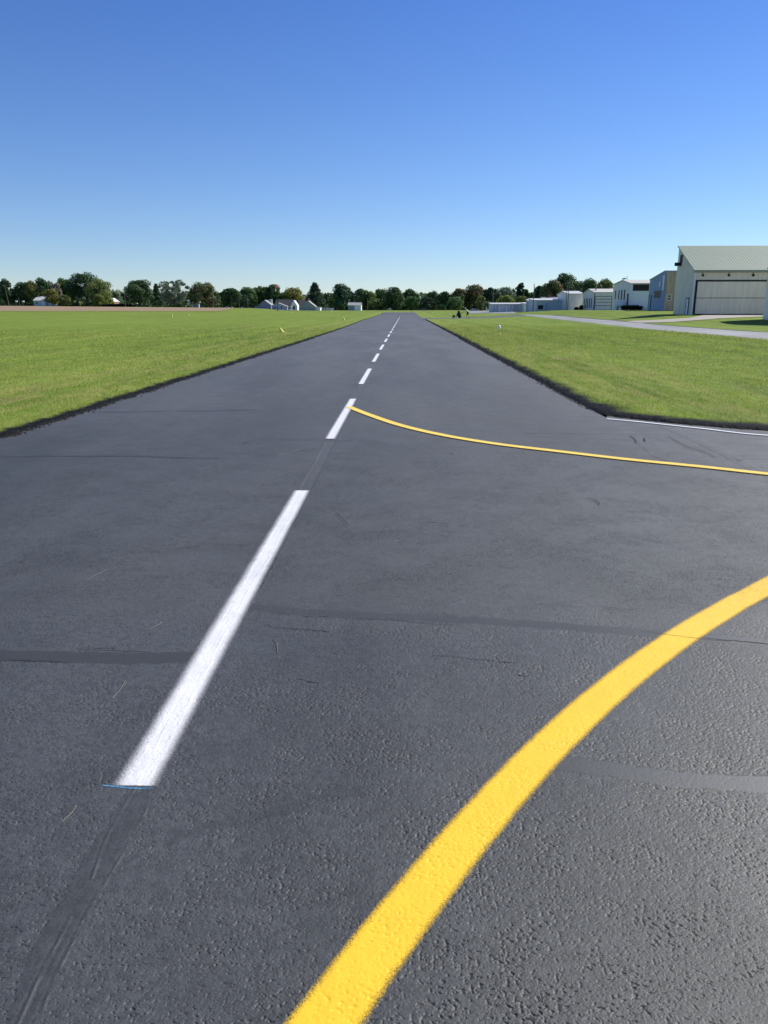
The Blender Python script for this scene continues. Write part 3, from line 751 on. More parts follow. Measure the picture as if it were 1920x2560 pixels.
# centre line dashes
d0, dash, per = 2.34, 4.58, 7.50
dash_labels = {0: 'long white centre line dash in the foreground, blue chalk line across its near end',
 1: 'second white centre line dash, the one the far yellow curve starts from',
 2: 'third white centre line dash, just beyond the start of the far yellow curve',
 3: 'fourth white centre line dash from the camera', 4: 'fifth white centre line dash from the camera'}
for i in range(21):
    y0 = d0 + per * i; L = dash
    if i == 20: L = 3.0
    cx = -.943 - .0020 * y0 if i < 4 else -1.005
    pts = [(cx - .0 - .0105 * 0 + (0.0), y0 + L * k / 8) for k in range(9)]
    if i == 0: o = dense_strip('centre_line_dash', [pts[0], pts[-1]], .176, M['white_paint'], .0012)
    else: o = strip('centre_line_dash', pts, [.165, .165], M['white_paint'], .0075, 2)
    tag(o, dash_labels.get(i, 'small white centre line dash far down the runway'), 'road marking', 'white dashes down the middle of the runway')
tag(strip('chalk_line', gp([(258, 1967), (300, 1971), (340, 1975), (378, 1974)]), [.012, .018, .016, .008], M['chalk'], .009, 4), 'short blue chalk line at the near end of the longest white dash', 'chalk mark')
# yellow lead-off curves
y1 = gp([(872, 1018), (920, 1037), (1000, 1064), (1107, 1089), (1240, 1111), (1380, 1128), (1560, 1149), (1750, 1168), (1925, 1187), (2100, 1203), (2400, 1228)])
tag(strip('taxi_line', y1, [.15] * 3, M['yellow_far'], .0105, 8), 'thin far yellow curve leading off the second white dash to the right', 'road marking', 'yellow taxi lines')
L_ = gp([(690, 2590), (865, 2395), (1030, 2205), (1160, 2040), (1280, 1900), (1400, 1790), (1560, 1662), (1700, 1568), (1800, 1508), (1920, 1443)])
R_ = gp([(868, 2590), (1010, 2400), (1130, 2235), (1275, 2040), (1395, 1890), (1520, 1768), (1660, 1659), (1775, 1580), (1855, 1527), (1935, 1484)])
La, Ra = np.array(L_), np.array(R_)
cl_, cr_ = np.polyfit(La[:, 1], La[:, 0], 3), np.polyfit(Ra[:, 1], Ra[:, 0], 3)
ys = np.linspace(1.38, 4.45, 40); mid = [((np.polyval(cl_, y) + np.polyval(cr_, y)) / 2, y) for y in ys]
dx_ = mid[1][0] - mid[0][0]; dy_ = mid[1][1] - mid[0][1]
mid = [(mid[0][0] - dx_ / dy_ * .7, .68), (mid[0][0] - dx_ / dy_ * .3, 1.08)] + mid
dx_, dy_ = mid[-1][0] - mid[-2][0], mid[-1][1] - mid[-2][1]
mid = smoothpoly(mid[::3] + [(mid[-1][0] + dx_ / dy_ * .5, 4.92), (4.0, 5.45), (5.2, 5.9)], 8)
tag(dense_strip('taxi_line', mid, .172, M['yellow_paint'], .0012), 'broad near yellow curve sweeping across the lower right foreground', 'road marking', 'yellow taxi lines')
wl = gp([(1515, 1048), (1600, 1056), (1750, 1072), (1920, 1090)]) + [(6.5, 9.68), (9, 9.2), (14, 8.85)]
tag(strip('edge_line', wl, [.078] * 3, M['white_line'], .0105, 8), 'white edge line along the corner of the right grass island', 'road marking')
# faint pair of lines at the far junction
for a, b in (((1000, 798.5), (1060, 797.6)), ((1002, 795.5), (1052, 796.0))):
    o = strip('junction_line', gp([a, ((a[0] + b[0]) / 2, (a[1] + b[1]) / 2), b]), [.3, .3], M['seal_pale'], .012, 3)
    tag(o, kind='structure')
# crack sealer bands, cracks and pale streaks
bands = [
 ([(1640, 1062), (1720, 1095), (1800, 1132), (1860, 1163), (1930, 1195)], [.10, .14, .16, .14], 'seal_pale'),
 ([(1300, 1083), (1450, 1084), (1560, 1085), (1690, 1087)], [.05, .07, .07], 'seal_pale'),
 ([(1575, 1088), (1600, 1112), (1630, 1138), (1680, 1158)], [.05, .06, .05], 'seal_pale'),
 ([(1840, 1153), (1880, 1147), (1990, 1150)], [.05, .06, .06], 'seal_pale'),
 ([(1420, 1042), (1480, 1042), (1512, 1043)], [.04, .05], 'seal_pale'),
 ([(1200, 948), (1290, 949), (1355, 951)], [.06, .06], 'seal_pale'),
 ([(-60, 1139), (100, 1141), (300, 1140), (560, 1147)], [.05, .06, .06, .03], 'seal_band'),
 ([(220, 1031), (400, 1029), (660, 1025)], [.05, .05, .03], 'seal_band'),
]
for pth, w, mt in bands:
    tag(strip('crack_seal', gp(pth), w, M[mt], .0015, 8), kind='structure')
cracks = [
 [(-40, 1142), (60, 1144), (100, 1141), (230, 1142), (330, 1140), (420, 1145), (500, 1147), (555, 1146)],
 [(225, 1031), (330, 1030.5), (430, 1027)], [(440, 1026), (520, 1028), (640, 1025)],
 [(0, 1653), (90, 1655), (180, 1660)], [(195, 1626), (300, 1630), (380, 1633)], [(230, 1624), (290, 1624)],
 [(660, 1532), (740, 1541), (880, 1549), (970, 1552), (1080, 1562), (1150, 1564)], [(1000, 1531), (1100, 1536), (1145, 1541)],
 [(1600, 1580), (1690, 1592), (1760, 1601), (1860, 1607), (1990, 1622)], [(1750, 1596), (1800, 1601), (1925, 1613)],
 [(660, 1563), (700, 1573), (780, 1577), (830, 1584)], [(1330, 1512), (1400, 1515), (1460, 1522)], [(1495, 1515), (1550, 1526), (1590, 1528)],
 [(838, 1283), (855, 1297), (868, 1313)], [(925, 1452), (960, 1462)], [(1055, 1308), (1120, 1312)], [(600, 1110), (640, 1104)],
 [(640, 1142), (690, 1137)], [(1460, 1245), (1490, 1253), (1500, 1265)], [(1120, 1132), (1135, 1138)],
 [(1670, 1092), (1720, 1118), (1770, 1135), (1788, 1146)], [(1574, 1090), (1588, 1100), (1590, 1110)], [(1610, 1095), (1613, 1105)],
 [(700, 1100), (880, 1103)], [(1290, 1690), (1320, 1694)], [(745, 1700), (800, 1712)], [(1080, 1640), (1200, 1652), (1290, 1660)],
]
for c in cracks:
    P = np.array(smoothpoly(gp(c), 10)); P += np.array([[.006 * mnoise.noise(Vector((p[0] * 30, p[1] * 30, 1))), .010 * mnoise.noise(Vector((p[0] * 25, p[1] * 25, 7)))] for p in P])
    W = [.0006] + [.0018 + .0022 * random.random() for _ in range(6)] + [.0006]
    W = [w * max(1, P[0][1] / 4) * (1.7 if P[0][1] > 5.5 else 1) for w in W]
    tag(strip('pavement_crack', [tuple(p) for p in P], W, M['crack'], .0115, 1, False, .6), kind='structure')
# darkened borders of the far pavements
for pth, w in (([far_edge[i] for i in range(1, 4)], .5), ([far_edge[i] for i in range(3, 7)], .45), (cross_far, .8), (near_edge[:5], .4)):
    tag(strip('sealer_border', pth, [w, w], M['seal_black'], .02, 6), kind='structure')
tag(strip('sealer_border', [(-6.2, 212), (-1, 213), (XR, 212)], [9, 9], M['seal_black'], .02, 6), kind='structure')

# bits of dry grass and grit lying on the asphalt
def straw(path_px, z=.006):
    P = smoothpoly(gp(path_px), 4); n_ = len(P)
    return MB().tube([(p[0], p[1], z + .004 * math.sin(i / n_ * 3)) for i, p in enumerate(P)], [.0011] * n_, 5).build('grass_stem', M['straw'])
for pth, lb in (([(215, 1452), (242, 1440), (271, 1426)], 'dry grass stem on the asphalt left of the long white dash, farther one'),
            ([(282, 1748), (300, 1730), (312, 1710), (316, 1706)], 'dry bent grass stem on the asphalt below the left crack seal'),
            ([(372, 1576), (388, 1570), (408, 1559)], 'dry grass stem just above the left crack seal'),
            ([(681, 1602), (692, 1612), (694, 1634)], 'curved dry grass stem on the asphalt right of the long white dash'),
            ([(700, 1138), (730, 1132), (765, 1130)], 'thin dry grass stem beyond the far end of the long white dash'),
            ([(155, 2058), (180, 2038), (192, 2018)], 'dry grass stem left of the tar joint in the foreground')):
    tag(straw(pth), lb, 'grass stem')
g = MB()
pb = []
for i in range(300):
    px, py = random.uniform(0, 1920), random.uniform(1000, 2560); x, y = gt(px, py)
    if y < 60: pb.append((x, y))
for x, y in pb:
    r = random.uniform(.0012, .0032) * (1 if y < 6 else 1.5); g.lathe([(r * .6, 0), (r, r * .6), (r * .5, r * 1.2)], (x, y, .001), 5)
tag(g.build('grit', M['straw']), 'scattered pale grit on the dark asphalt', 'grit', kind='stuff')

# crumbs of sealer-blackened soil along the turf edges
def crumbs(name, pts, label):
    V = []; Fq = []; base = np.array([(1, 0, 0), (-1, 0, 0), (0, 1, 0), (0, -1, 0), (0, 0, 1), (0, 0, -.6)], float)
    fc = [(0, 2, 4), (2, 1, 4), (1, 3, 4), (3, 0, 4), (2, 0, 5), (1, 2, 5), (3, 1, 5), (0, 3, 5)]
    for (x, y, r_) in pts:
        a = random.random() * 6.28; c_, s_ = math.cos(a), math.sin(a); k = len(V)
        for b in base:
            q = b * r_ * (.6 + .7 * random.random()); V.append((x + q[0] * c_ - q[1] * s_, y + q[0] * s_ + q[1] * c_, max(0.001, r_ * .35 + q[2] * .8)))
        Fq += [tuple(k + i for i in f) for f in fc]
    o = mesh_np(name, V, Fq, M['crumb']); return tag(o, label, 'debris', kind='stuff')
P_ = []
for _ in range(4200):
    y = 8.5 * (45 / 8.5) ** random.random(); d = random.gauss(.02, .055)
    P_.append((float(leftx(np.array(y))) + d, y, random.uniform(.004, .015) * (1 + y / 40)))
crumbs('edge_crumbs', P_, 'black crumbs of soil along the left turf edge')
P_ = []
for _ in range(2600):
    y = 13.0 * (45 / 13.0) ** random.random(); P_.append((XR - random.gauss(.0, .045), y, random.uniform(.004, .013) * (1 + y / 40)))
for _ in range(1500):
    q = random.choice(B_fil); 
    if q[0] < 9: P_.append((q[0] + random.gauss(0, .03), q[1] - abs(random.gauss(0, .035)), random.uniform(.003, .010)))
crumbs('edge_crumbs', P_, 'black crumbs of soil along the right turf edge')

# ------------------------------------------------------------------ buildings
def building(name, label, cat, a0, a1, prof, base, walls, roof, axis='x', over=.25, thick=.12, group=None, roofribs=0, gutter=True):
    """axis 'x': cross-section (y,z) extruded along x from a0 to a1; axis 'y': cross-section (x,z) extruded along y.
    prof = list of (coord, z above base) for the roof line."""
    cx, cy = ((a0 + a1) / 2, (prof[0][0] + prof[-1][0]) / 2) if axis == 'x' else ((prof[0][0] + prof[-1][0]) / 2, (a0 + a1) / 2)
    root = empty(name, (cx, cy, base)); tag(root, label, cat, group)
    if axis == 'x': loc = [(p - cy, z) for p, z in prof]; e0, e1 = a0 - cx, a1 - cx
    else: loc = [(p - cx, z) for p, z in prof]; e0, e1 = a0 - cy, a1 - cy
    poly = [(loc[0][0], -.4)] + loc + [(loc[-1][0], -.4)]
    w = MB().prism(poly, e0, e1, axis).build('wall', walls, root)
    rf = MB()
    ln = len(loc) - 1
    for i in range(ln):
        (p, z), (q, y_) = loc[i], loc[i + 1]
        d = math.hypot(q - p, y_ - z); ux, uz = (q - p) / d, (y_ - z) / d
        ea = over if i == 0 else 0; eb = over if i == ln - 1 else 0
        A = (p - ux * ea, z - uz * ea + .004); B = (q + ux * eb, y_ + uz * eb + .004)
        nz = (-uz * thick, ux * thick)
        if nz[1] < 0: nz = (-nz[0], -nz[1])
        if ln > 1:                                     # mitre at the ridge
            if i == 0: B2 = (B[0], B[1] + thick / max(.5, abs(ux)))
            else: B2 = (B[0] + nz[0], B[1] + nz[1])
            if i == ln - 1: A2 = (A[0], A[1] + thick / max(.5, abs(ux)))
            else: A2 = (A[0] + nz[0], A[1] + nz[1])
        else: A2 = (A[0] + nz[0], A[1] + nz[1]); B2 = (B[0] + nz[0], B[1] + nz[1])
        rf.prism([A, B, B2, A2], e0 - over, e1 + over, axis)
        if roofribs:
            t = e0 - over + .1
            while t < e1 + over:
                h = .018; rn = (nz[0] / thick * h, nz[1] / thick * h)
                rf.prism([A2, B2, (B2[0] + rn[0], B2[1] + rn[1]), (A2[0] + rn[0], A2[1] + rn[1])], t, t + .04, axis); t += roofribs
    rf.build('roof', roof, root)
    return root, e0, e1, loc
def front_panel(root, name, mat, x0, x1, z0, z1, yf, proud=.03, parent=None):
    """panel on the face looking towards the camera (local coordinates)"""
    return MB().box(x0, x1, yf - proud, yf + .01, z0, z1).build(name, mat, parent or root)
def frame(root, name, mat, x0, x1, z0, z1, y, t=.1, proud=.06, bottom=True, parent=None):
    m = MB(); m.box(x0 - t, x0, y - proud, y + .01, z0, z1).box(x1, x1 + t, y - proud, y + .01, z0, z1).box(x0 - t, x1 + t, y - proud, y + .01, z1, z1 + t)
    if bottom: m.box(x0 - t, x1 + t, y - proud, y + .01, z0 - t, z0)
    return m.build(name, mat, parent or root)
def side_panel(root, name, mat, y0, y1, z0, z1, x, proud=.03, parent=None, sgn=-1):
    a, b = (x - proud, x + .01) if sgn < 0 else (x - .01, x + proud)
    return MB().box(a, b, y0, y1, z0, z1).build(name, mat, parent or root)

# --- big monopitch hangar at the right
Yf = 105.; X0 = xat(1728, Yf); X1 = xat(1950, Yf) + 6; zb = float(tz(X0 + 4, Yf)) - .02
Yb = Yf * (1728 - 1012) / (1684 - 1012)
he = at(1732, 676, Yf)[2] - zb; hr = at(1692, 618, Yb)[2] - zb
root, e0, e1, loc = building('hangar', 'large hangar with pale green seamed roof and wide two panel grey door', 'hangar', X0, X1, [(Yf, he), (Yb, hr)], zb, M['teal_clad'], M['green_roof'], 'x', .18, .12, None, .38)
yf = loc[0][0]; sc_ = X0 + (0) ; toloc = lambda px: xat(px, Yf) - (X0 + X1) / 2
zl = lambda py: at(1800, py, Yf)[2] - zb
def ribbed_panel(name, mat, x0, x1, z0, z1, y, proud, step=.3):
    m = MB().box(x0, x1, y - proud, y + .01, z0, z1); q = x0 + .1
    while q < x1 - .1: m.box(q, q + .05, y - proud - .022, y - proud - .0005, z0 + .01, z1 - .01); q += step
    return m.build(name, mat, root)
ribbed_panel('front_cladding', M['tan_clad'], e0 + .35, e1 - .02, .02, he - .12, yf, .03)
m = MB(); q = yf + .2
while q < loc[1][0] - .1:
    m.box(e0 - .022, e0 + .005, q, q + .05, 0, he + (hr - he) * (q - yf) / (loc[1][0] - yf) - .15); q += .3
m.build('side_cladding', M['teal_clad'], root)
dx0, dx1 = toloc(1737), toloc(1909)
door = ribbed_panel('hangar_door', M['door_clad'], dx0, dx1, .12, zl(704), yf, .10)
MB().box(dx0, dx1, yf - .14, yf - .10, zl(745.6), zl(744.4)).build('hinge_line', M['trim_dark'], door)
MB().box(dx0 - .22, dx0, yf - .16, yf - .03, .05, zl(700)).box(dx0, dx1, yf - .16, yf - .03, zl(704), zl(700)).box(dx1, dx1 + .2, yf - .16, yf - .03, .05, zl(700)).build('door_frame', M['trim_dark'], root)
MB().box(dx0, dx1, yf - .18, yf - .03, 0.0, .12).build('door_seal', M['black'], root)
MB().box(e0 + .01, e0 + .16, yf - .12, yf + .02, 0, he - .2).build('downpipe', M['white'], root)
MB().box(e0 - .2, e1 + .2, yf - .34, yf - .19, he - .28, he - .14).build('gutter', M['green_roof'], root)
for px, w in ((1748, 3.5), (1812, 4), (1872, 5)):
    MB().box(toloc(px - w / 2), toloc(px + w / 2), yf - .3, yf - .03, zl(691), zl(686)).box(toloc(px) - .03, toloc(px) + .03, yf - .16, yf - .03, zl(686), zl(682)).build('floodlight', M['trim_dark'], root)
# left end wall: walk door, high vent, light box on a bracket
yd = yf + 1.0
dr = side_panel(root, 'walk_door', M['white'], yd + .08, yd + 1.0, .02, 2.1, e0, .05)
MB().box(e0 - .08, e0 - .05, yd + .82, yd + .9, 1.0, 1.1).build('handle', M['trim_dark'], dr)
MB().box(e0 - .09, e0 + .01, yd, yd + .07, 0, 2.2).box(e0 - .09, e0 + .01, yd + 1.01, yd + 1.08, 0, 2.2).box(e0 - .09, e0 + .01, yd, yd + 1.08, 2.11, 2.22).build('door_frame', M['trim_dark'], root)
zv = at(1695, 655, Yb - 1)[2] - zb
MB().box(e0 - .06, e0 + .01, yf + 5.0, yf + 5.9, zv - .1, zv + .9).build('gable_vent', M['trim_dark'], root)
MB().box(e0 - .85, e0 - .05, yf + 5.2, yf + 5.6, zv - .55, zv - .1).box(e0 - .05, e0 + .01, yf + 5.3, yf + 5.5, zv - .5, zv - .2).build('wall_light', M['trim_dark'], root)

# --- neighbour at the very edge of the picture
Yn = 92.; Xn = xat(1909.5, Yn); zn = float(tz(Xn, Yn)) - .05
rootn, e0, e1, loc = building('workshop', 'pale workshop cut off by the right picture edge, dark awning box at its corner', 'building', Xn, Xn + 12, [(74., 6.4), (83., 8.0), (92., 5.6)], zn, M['whitish_clad'], M['white_roof'], 'x', .15, .1)
MB().box(e0 - .55, e0 + .4, 5.3, 6.25, at(1910, 724, Yn)[2] - zn, at(1910, 694, Yn)[2] - zn).build('awning_box', M['trim_dark'], rootn)
MB().box(e0 - .03, e0 + .01, 5.2, 5.4, 0, 4.3).build('corner_trim', M['trim_dark'], rootn)
side_panel(rootn, 'walk_door', M['white'], -2.0, -1.0, .05, 2.15, e0, .05)
MB().box(e0 - .035, e0 + .01, 1.0, 2.4, 1.3, 2.3).build('window', M['glass'], rootn)

# --- blue building with board front (high at the front, falling to the back)
Yf = 135.; X0 = xat(1655, Yf); X1 = X0 + 9; Yb = Yf * (1655 - 1012) / (1619.5 - 1012); zb = at(1655, 775.5, Yf)[2]
hf = at(1655, 678, Yf)[2] - zb; hb = at(1620, 700, Yb)[2] - zb
root, e0, e1, loc = building('hangar', 'blue sided building with tan board front and slanting roof', 'hangar', X0, X1, [(Yf, hf), (Yb, hb)], zb, M['blue_clad'], M['teal_clad'], 'x', .12, .1)
yf = loc[0][0]; tl = lambda px: xat(px, Yf) - (X0 + X1) / 2
zl = lambda py: at(1660, py, Yf)[2] - zb
front_panel(root, 'board_front', M['wood_clad'], e0 + .3, e1 - .05, -.3, hf - .15, yf, .04)
w = front_panel(root, 'window', M['glass'], tl(1666), tl(1674), zl(750), zl(738), yf, .07)
frame(root, 'window_frame', M['white'], tl(1666), tl(1674), zl(750), zl(738), yf - .03, .10, .07, parent=w)
MB().box(tl(1666), tl(1674), yf - .11, yf - .07, zl(744) - .04, zl(744) + .04).build('glazing_bar', M['white'], w)
d_ = loc[1][0] - yf
for k in range(4):
    a = yf + d_ * (.18 + .115 * k); wn = side_panel(root, 'window', M['glass'], a, a + d_ * .10, 2.1, 3.25, e0, .04)
MB().box(e0 - .09, e0 + .01, yf + d_ * .17, yf + d_ * .65, 2.02, 2.10).box(e0 - .09, e0 + .01, yf + d_ * .17, yf + d_ * .65, 3.25, 3.33).build('window_trim', M['blue_clad'], root)
dr = side_panel(root, 'walk_door', M['blue_clad'], yf + d_ * .82, yf + d_ * .94, 0, 2.5, e0, .06)
MB().box(e0 - .08, e0 + .01, yf + d_ * .80, yf + d_ * .82, 0, 2.6).box(e0 - .08, e0 + .01, yf + d_ * .94, yf + d_ * .96, 0, 2.6).build('door_frame', M['trim_dark'], root)
side_panel(root, 'wall_lamp', M['white'], yf + d_ * .22, yf + d_ * .27, 3.9, 4.7, e0, .18)
side_panel(root, 'utility_box', M['whitish_clad'], yf + .05, yf + .5, 3.2, 5.7, e0, .12)

# --- white hangar with dark band over a white door
Yf = 161.; X0 = xat(1574, Yf); X1 = xat(1630, Yf) + 2; zb = at(1574, 774.3, Yf)[2]
hf = at(1574, 709.5, Yf)[2] - zb; Yr = Yf * (1574 - 1012) / (1553 - 1012); hr = at(1553, 701.5, Yr)[2] - zb; Yb = Yf * (1574 - 1012) / (1530 - 1012); hb = at(1530, 712.5, Yb)[2] - zb
root, e0, e1, loc = building('hangar', 'white hangar with dark brown band above a tall white door', 'hangar', X0, X1, [(Yf, hf), (Yr, hr), (Yb, hb)], zb, M['whitish_clad'], M['cream_roof'], 'x', .2, .15)
yf = loc[0][0]; tl = lambda px: xat(px, Yf) - (X0 + X1) / 2; zl = lambda py: at(1590, py, Yf)[2] - zb
front_panel(root, 'dark_band', M['brown_panel'], tl(1576), tl(1618), zl(727), zl(711), yf, .05)
front_panel(root, 'hangar_door', M['door_white'], tl(1578), tl(1617), .05, zl(728.5), yf, .12)
front_panel(root, 'door_header', M['white'], tl(1576), tl(1618), zl(728.4), zl(727.2), yf, .14)
MB().box(tl(1574) - .05, tl(1577.5), yf - .16, yf - .02, 0, zl(711)).build('downpipe', M['white'], root)
span = loc[-1][0] - yf
for k, (f0, w_) in enumerate(((.30, .05), (.46, .05), (.62, .04), (.82, .04))):
    side_panel(root, 'window', M['trim_dark'], yf + span * f0, yf + span * (f0 + w_), 1.9 + .1 * k, 4.0, e0, .05)
side_panel(root, 'walk_door', M['trim_dark'], yf + span * .10, yf + span * .17, .02, 3.2, e0, .05)
side_panel(root, 'vent', M['trim_dark'], yf + span * .33, yf + span * .50, 6.1, 6.35, e0, .08)
MB().tube([(e0 - .25, yf + span * .2, 6.0), (e0 - .25, yf + span * .2, at(1568, 690, Yf + 4)[2] - zb)], .05, 6).box(e0 - .25, e0 + .01, yf + span * .2 - .04, yf + span * .2 + .04, 6.0, 6.1).build('mast', M['rusty'], root)
# --- grey hangar with sectional door
Yf = 190.; X0 = xat(1484, Yf); X1 = xat(1531, Yf) + 3; zb = at(1484, 774.5, Yf)[2]
hf = at(1484, 731.5, Yf)[2] - zb; Yr = Yf * (1484 - 1012) / (1470 - 1012); hr = at(1470, 723.5, Yr)[2] - zb; Yb = Yf * (1484 - 1012) / (1455 - 1012); hb = at(1455, 734.5, Yb)[2] - zb
root, e0, e1, loc = building('hangar', 'pale grey hangar with cream roof and grey sectional door', 'hangar', X0, X1, [(Yf, hf), (Yr, hr), (Yb, hb)], zb, M['whitish_clad'], M['cream_roof'], 'x', .2, .15)
yf = loc[0][0]; tl = lambda px: xat(px, Yf) - (X0 + X1) / 2; zl = lambda py: at(1500, py, Yf)[2] - zb
dr = front_panel(root, 'sectional_door', M['whitish_clad'], tl(1487), tl(1527), .05, zl(742), yf, .08)
for py in (748, 755.5, 764): MB().box(tl(1487), tl(1527), yf - .12, yf - .08, zl(py) - .08, zl(py) + .08).build('panel_joint', M['rusty'], dr)
frame(root, 'door_frame', M['rusty'], tl(1487), tl(1527), .05, zl(742), yf, .15, .12, bottom=False)
MB().box(tl(1483.5), tl(1485), yf - .14, yf - .02, 0, zl(733)).build('downpipe', M['trim_dark'], root)
span = loc[-1][0] - yf
for f0 in (.18, .34, .50, .62, .78): side_panel(root, 'window', M['trim_dark'], yf + span * f0, yf + span * (f0 + .05), .5, 2.7, e0, .05)
MB().box(tl(1494), tl(1496), yf + 3, yf + 3.5, hf, hr + .5).build('roof_vent', M['rusty'], root)
# --- small white hangar
Yf = 205.; X0 = xat(1418.5, Yf); X1 = xat(1456, Yf); zb = at(1430, 776.5, Yf)[2]
root, e0, e1, loc = building('shed', 'plain white shed with white roof behind the twin poles', 'shed', X0, X1, [(Yf, at(1418, 735, Yf)[2] - zb), (Yf + 7, at(1418, 729, Yf + 7)[2] - zb), (Yf + 14, at(1418, 735, Yf)[2] - zb)], zb, M['whitish_clad'], M['white_roof'], 'x', .25, .15)
MB().box(e1 - .25, e1 + .02, loc[0][0] - .06, loc[0][0] + .01, 0, loc[0][1]).build('corner_trim', M['white'], root)
front_panel(root, 'walk_door', M['white'], e0 + .6, e0 + 1.5, 0, 2.1, loc[0][0], .05)
# --- light blue flat-roofed hangar
Yf = 212.; X0 = xat(1334, Yf); X1 = xat(1418, Yf); zb = at(1370, 778.2, Yf)[2]; h = at(1370, 752, Yf)[2] - zb
root, e0, e1, loc = building('shed', 'long light blue shed with white eave between the poles', 'shed', X0, X1, [(Yf, h), (Yf + 9, h + .5)], zb, M['lightblue_clad'], M['white_roof'], 'x', .25, .22)
tl = lambda px: xat(px, Yf) - (X0 + X1) / 2
front_panel(root, 'corner_panel', M['whitish_clad'], tl(1335), tl(1341), .02, h - .1, loc[0][0], .04)
front_panel(root, 'notice_board', M['trim_dark'], tl(1345), tl(1357), at(1350, 773, Yf)[2] - zb, at(1350, 763, Yf)[2] - zb, loc[0][0], .15)
front_panel(root, 'walk_door', M['pale_siding'], tl(1362), tl(1369), .02, 2.1, loc[0][0], .04)
for px in (1372, 1392): front_panel(root, 'wall_panel', M['blue_clad'], tl(px), tl(px + 1), .02, h - .1, loc[0][0], .03)
# house roof peeking over it
Y = 300.
root, e0, e1, loc = building('house', 'brown roofed house behind the light blue shed', 'house', xat(1360, Y), xat(1412, Y), [(Y, at(1390, 751, Y)[2] - 1), (Y + 7, at(1390, 743, Y)[2] - 1), (Y + 14, at(1390, 751, Y)[2] - 1)], 1.0, M['green_siding'], M['rusty'], 'x', .4, .15)
MB().box(-1.2, -.4, -.5, .5, 4, loc[1][1] + 1.0).build('chimney', M['brick'], root)
# --- low stained hangar row
Yf = 240.; X0 = xat(1229, Yf); X1 = xat(1308, Yf); zb = at(1260, 781, Yf)[2]; h = at(1260, 762, Yf)[2] - zb
root, e0, e1, loc = building('shed', 'long low shed of stained grey metal with white roof edge', 'shed', X0, X1, [(Yf, h), (Yf + 7, h + .35)], zb, M['old_clad'], M['white_roof'], 'x', .25, .3)
tl = lambda px: xat(px, Yf) - (X0 + X1) / 2
for px in (1253, 1268, 1284): front_panel(root, 'door_leaf', M['old_clad'], tl(px), tl(px + 9), .05, h - .3, loc[0][0], .08)
Yf = 236.; X0 = xat(1308.6, Yf); X1 = xat(1321, Yf); zb = at(1310, 780, Yf)[2]; h = at(1310, 759.5, Yf)[2] - zb
root, e0, e1, loc = building('shed', 'narrow white shed at the right end of the stained shed', 'shed', X0, X1, [(Yf, h), (Yf + 5, h + .3)], zb, M['whitish_clad'], M['white_roof'], 'x', .15, .15)
front_panel(root, 'door_leaf', M['white'], e0 + .4, e1 - .3, .05, h - .4, loc[0][0], .06)
Yf = 225.; X0 = xat(1321.5, Yf); X1 = xat(1334, Yf); zb = at(1325, 779, Yf)[2]; h = at(1325, 753, Yf)[2] - zb
root, e0, e1, loc = building('shed', 'pale narrow shed left of the light blue shed', 'shed', X0, X1, [(Yf, h), (Yf + 5, h + .4)], zb, M['pale_siding'], M['white_roof'], 'x', .15, .15)
front_panel(root, 'door_leaf', M['whitish_clad'], e0 + .3, e1 - .4, .05, h - .5, loc[0][0], .06)
# flat trailer/hedges beside the hangars
def clump(name, label, cat, x0, x1, y, zb, h, d=1.6, mat='hedge', n_=1400, group=None, ls=.14):
    V = []; 
    for i in range(n_):
        u = random.uniform(-1, 1); v = random.uniform(-1, 1); t = random.random()
        x = (x0 + x1) / 2 + u * (x1 - x0) / 2; yy = y + v * d / 2
        top = h * (.85 + .15 * mnoise.noise(Vector((x * 1.5, yy * 1.5, 0)))) * (1 - .25 * abs(u) ** 4)
        V.append((x, yy, zb + top * t ** .7))
    return leafmesh(name, np.array(V), ls, M[mat] if mat in M else LEAF[mat], label, cat, group)
def leafmesh(name, C, size, mat, label=None, cat=None, group=None, parent=None, outward=None, origin=None):
    n_ = len(C); sz = size * (.6 + .8 * rng.random(n_))
    nrm = rng.normal(size=(n_, 3)); 
    if outward is not None: nrm = nrm * .55 + outward
    nrm /= np.linalg.norm(nrm, axis=1)[:, None] + 1e-9
    t = np.cross(nrm, rng.normal(size=(n_, 3))); t /= np.linalg.norm(t, axis=1)[:, None] + 1e-9; b = np.cross(nrm, t)
    a = (t * sz[:, None]); c = (b * sz[:, None] * .7)
    if origin is not None: C = C - np.array(origin)
    V = np.stack([C - a, C - c, C + a * .9, C + c], 1).reshape(-1, 3)
    o = mesh_np(name, V, np.arange(4 * n_).reshape(-1, 4), mat, parent)
    if label: tag(o, label, cat, group)
    return o
Yh = 172.; clump('hedge', 'dark clipped hedge in front of the white hangar', 'hedge', xat(1517, Yh), xat(1562, Yh), Yh - 12, at(1540, 775, Yh - 12)[2], 1.0, 2.0)
Yh = 200.; clump('shrub', 'small dark shrub beside the plain white shed', 'shrub', xat(1437, Yh), xat(1446, Yh), Yh, at(1440, 776, Yh)[2], .9, 1.2, n_=500)
clump('shrub', 'taller dark shrub at the corner of the pale grey hangar', 'shrub', xat(1447, Yh), xat(1455, Yh), Yh - 1, at(1440, 776, Yh)[2], 1.4, 1.2, n_=600)
# white propane tank by the hedge
tk = empty('gas_tank', (xat(1551, 163), 163, at(1551, 775, 163)[2])); tag(tk, 'white rounded tank standing behind the dark hedge', 'tank')
MB().tube([(-1.0, 0, 1.1), (-.9, 0, 1.1), (.9, 0, 1.1), (1.0, 0, 1.1)], [.35, .6, .6, .35], 14).build('tank_body', M['white'], tk, True)
for sx_ in (-.6, .6): MB().box(sx_ - .1, sx_ + .1, -.4, .4, -.1, .55).build('saddle', M['rusty'], tk)

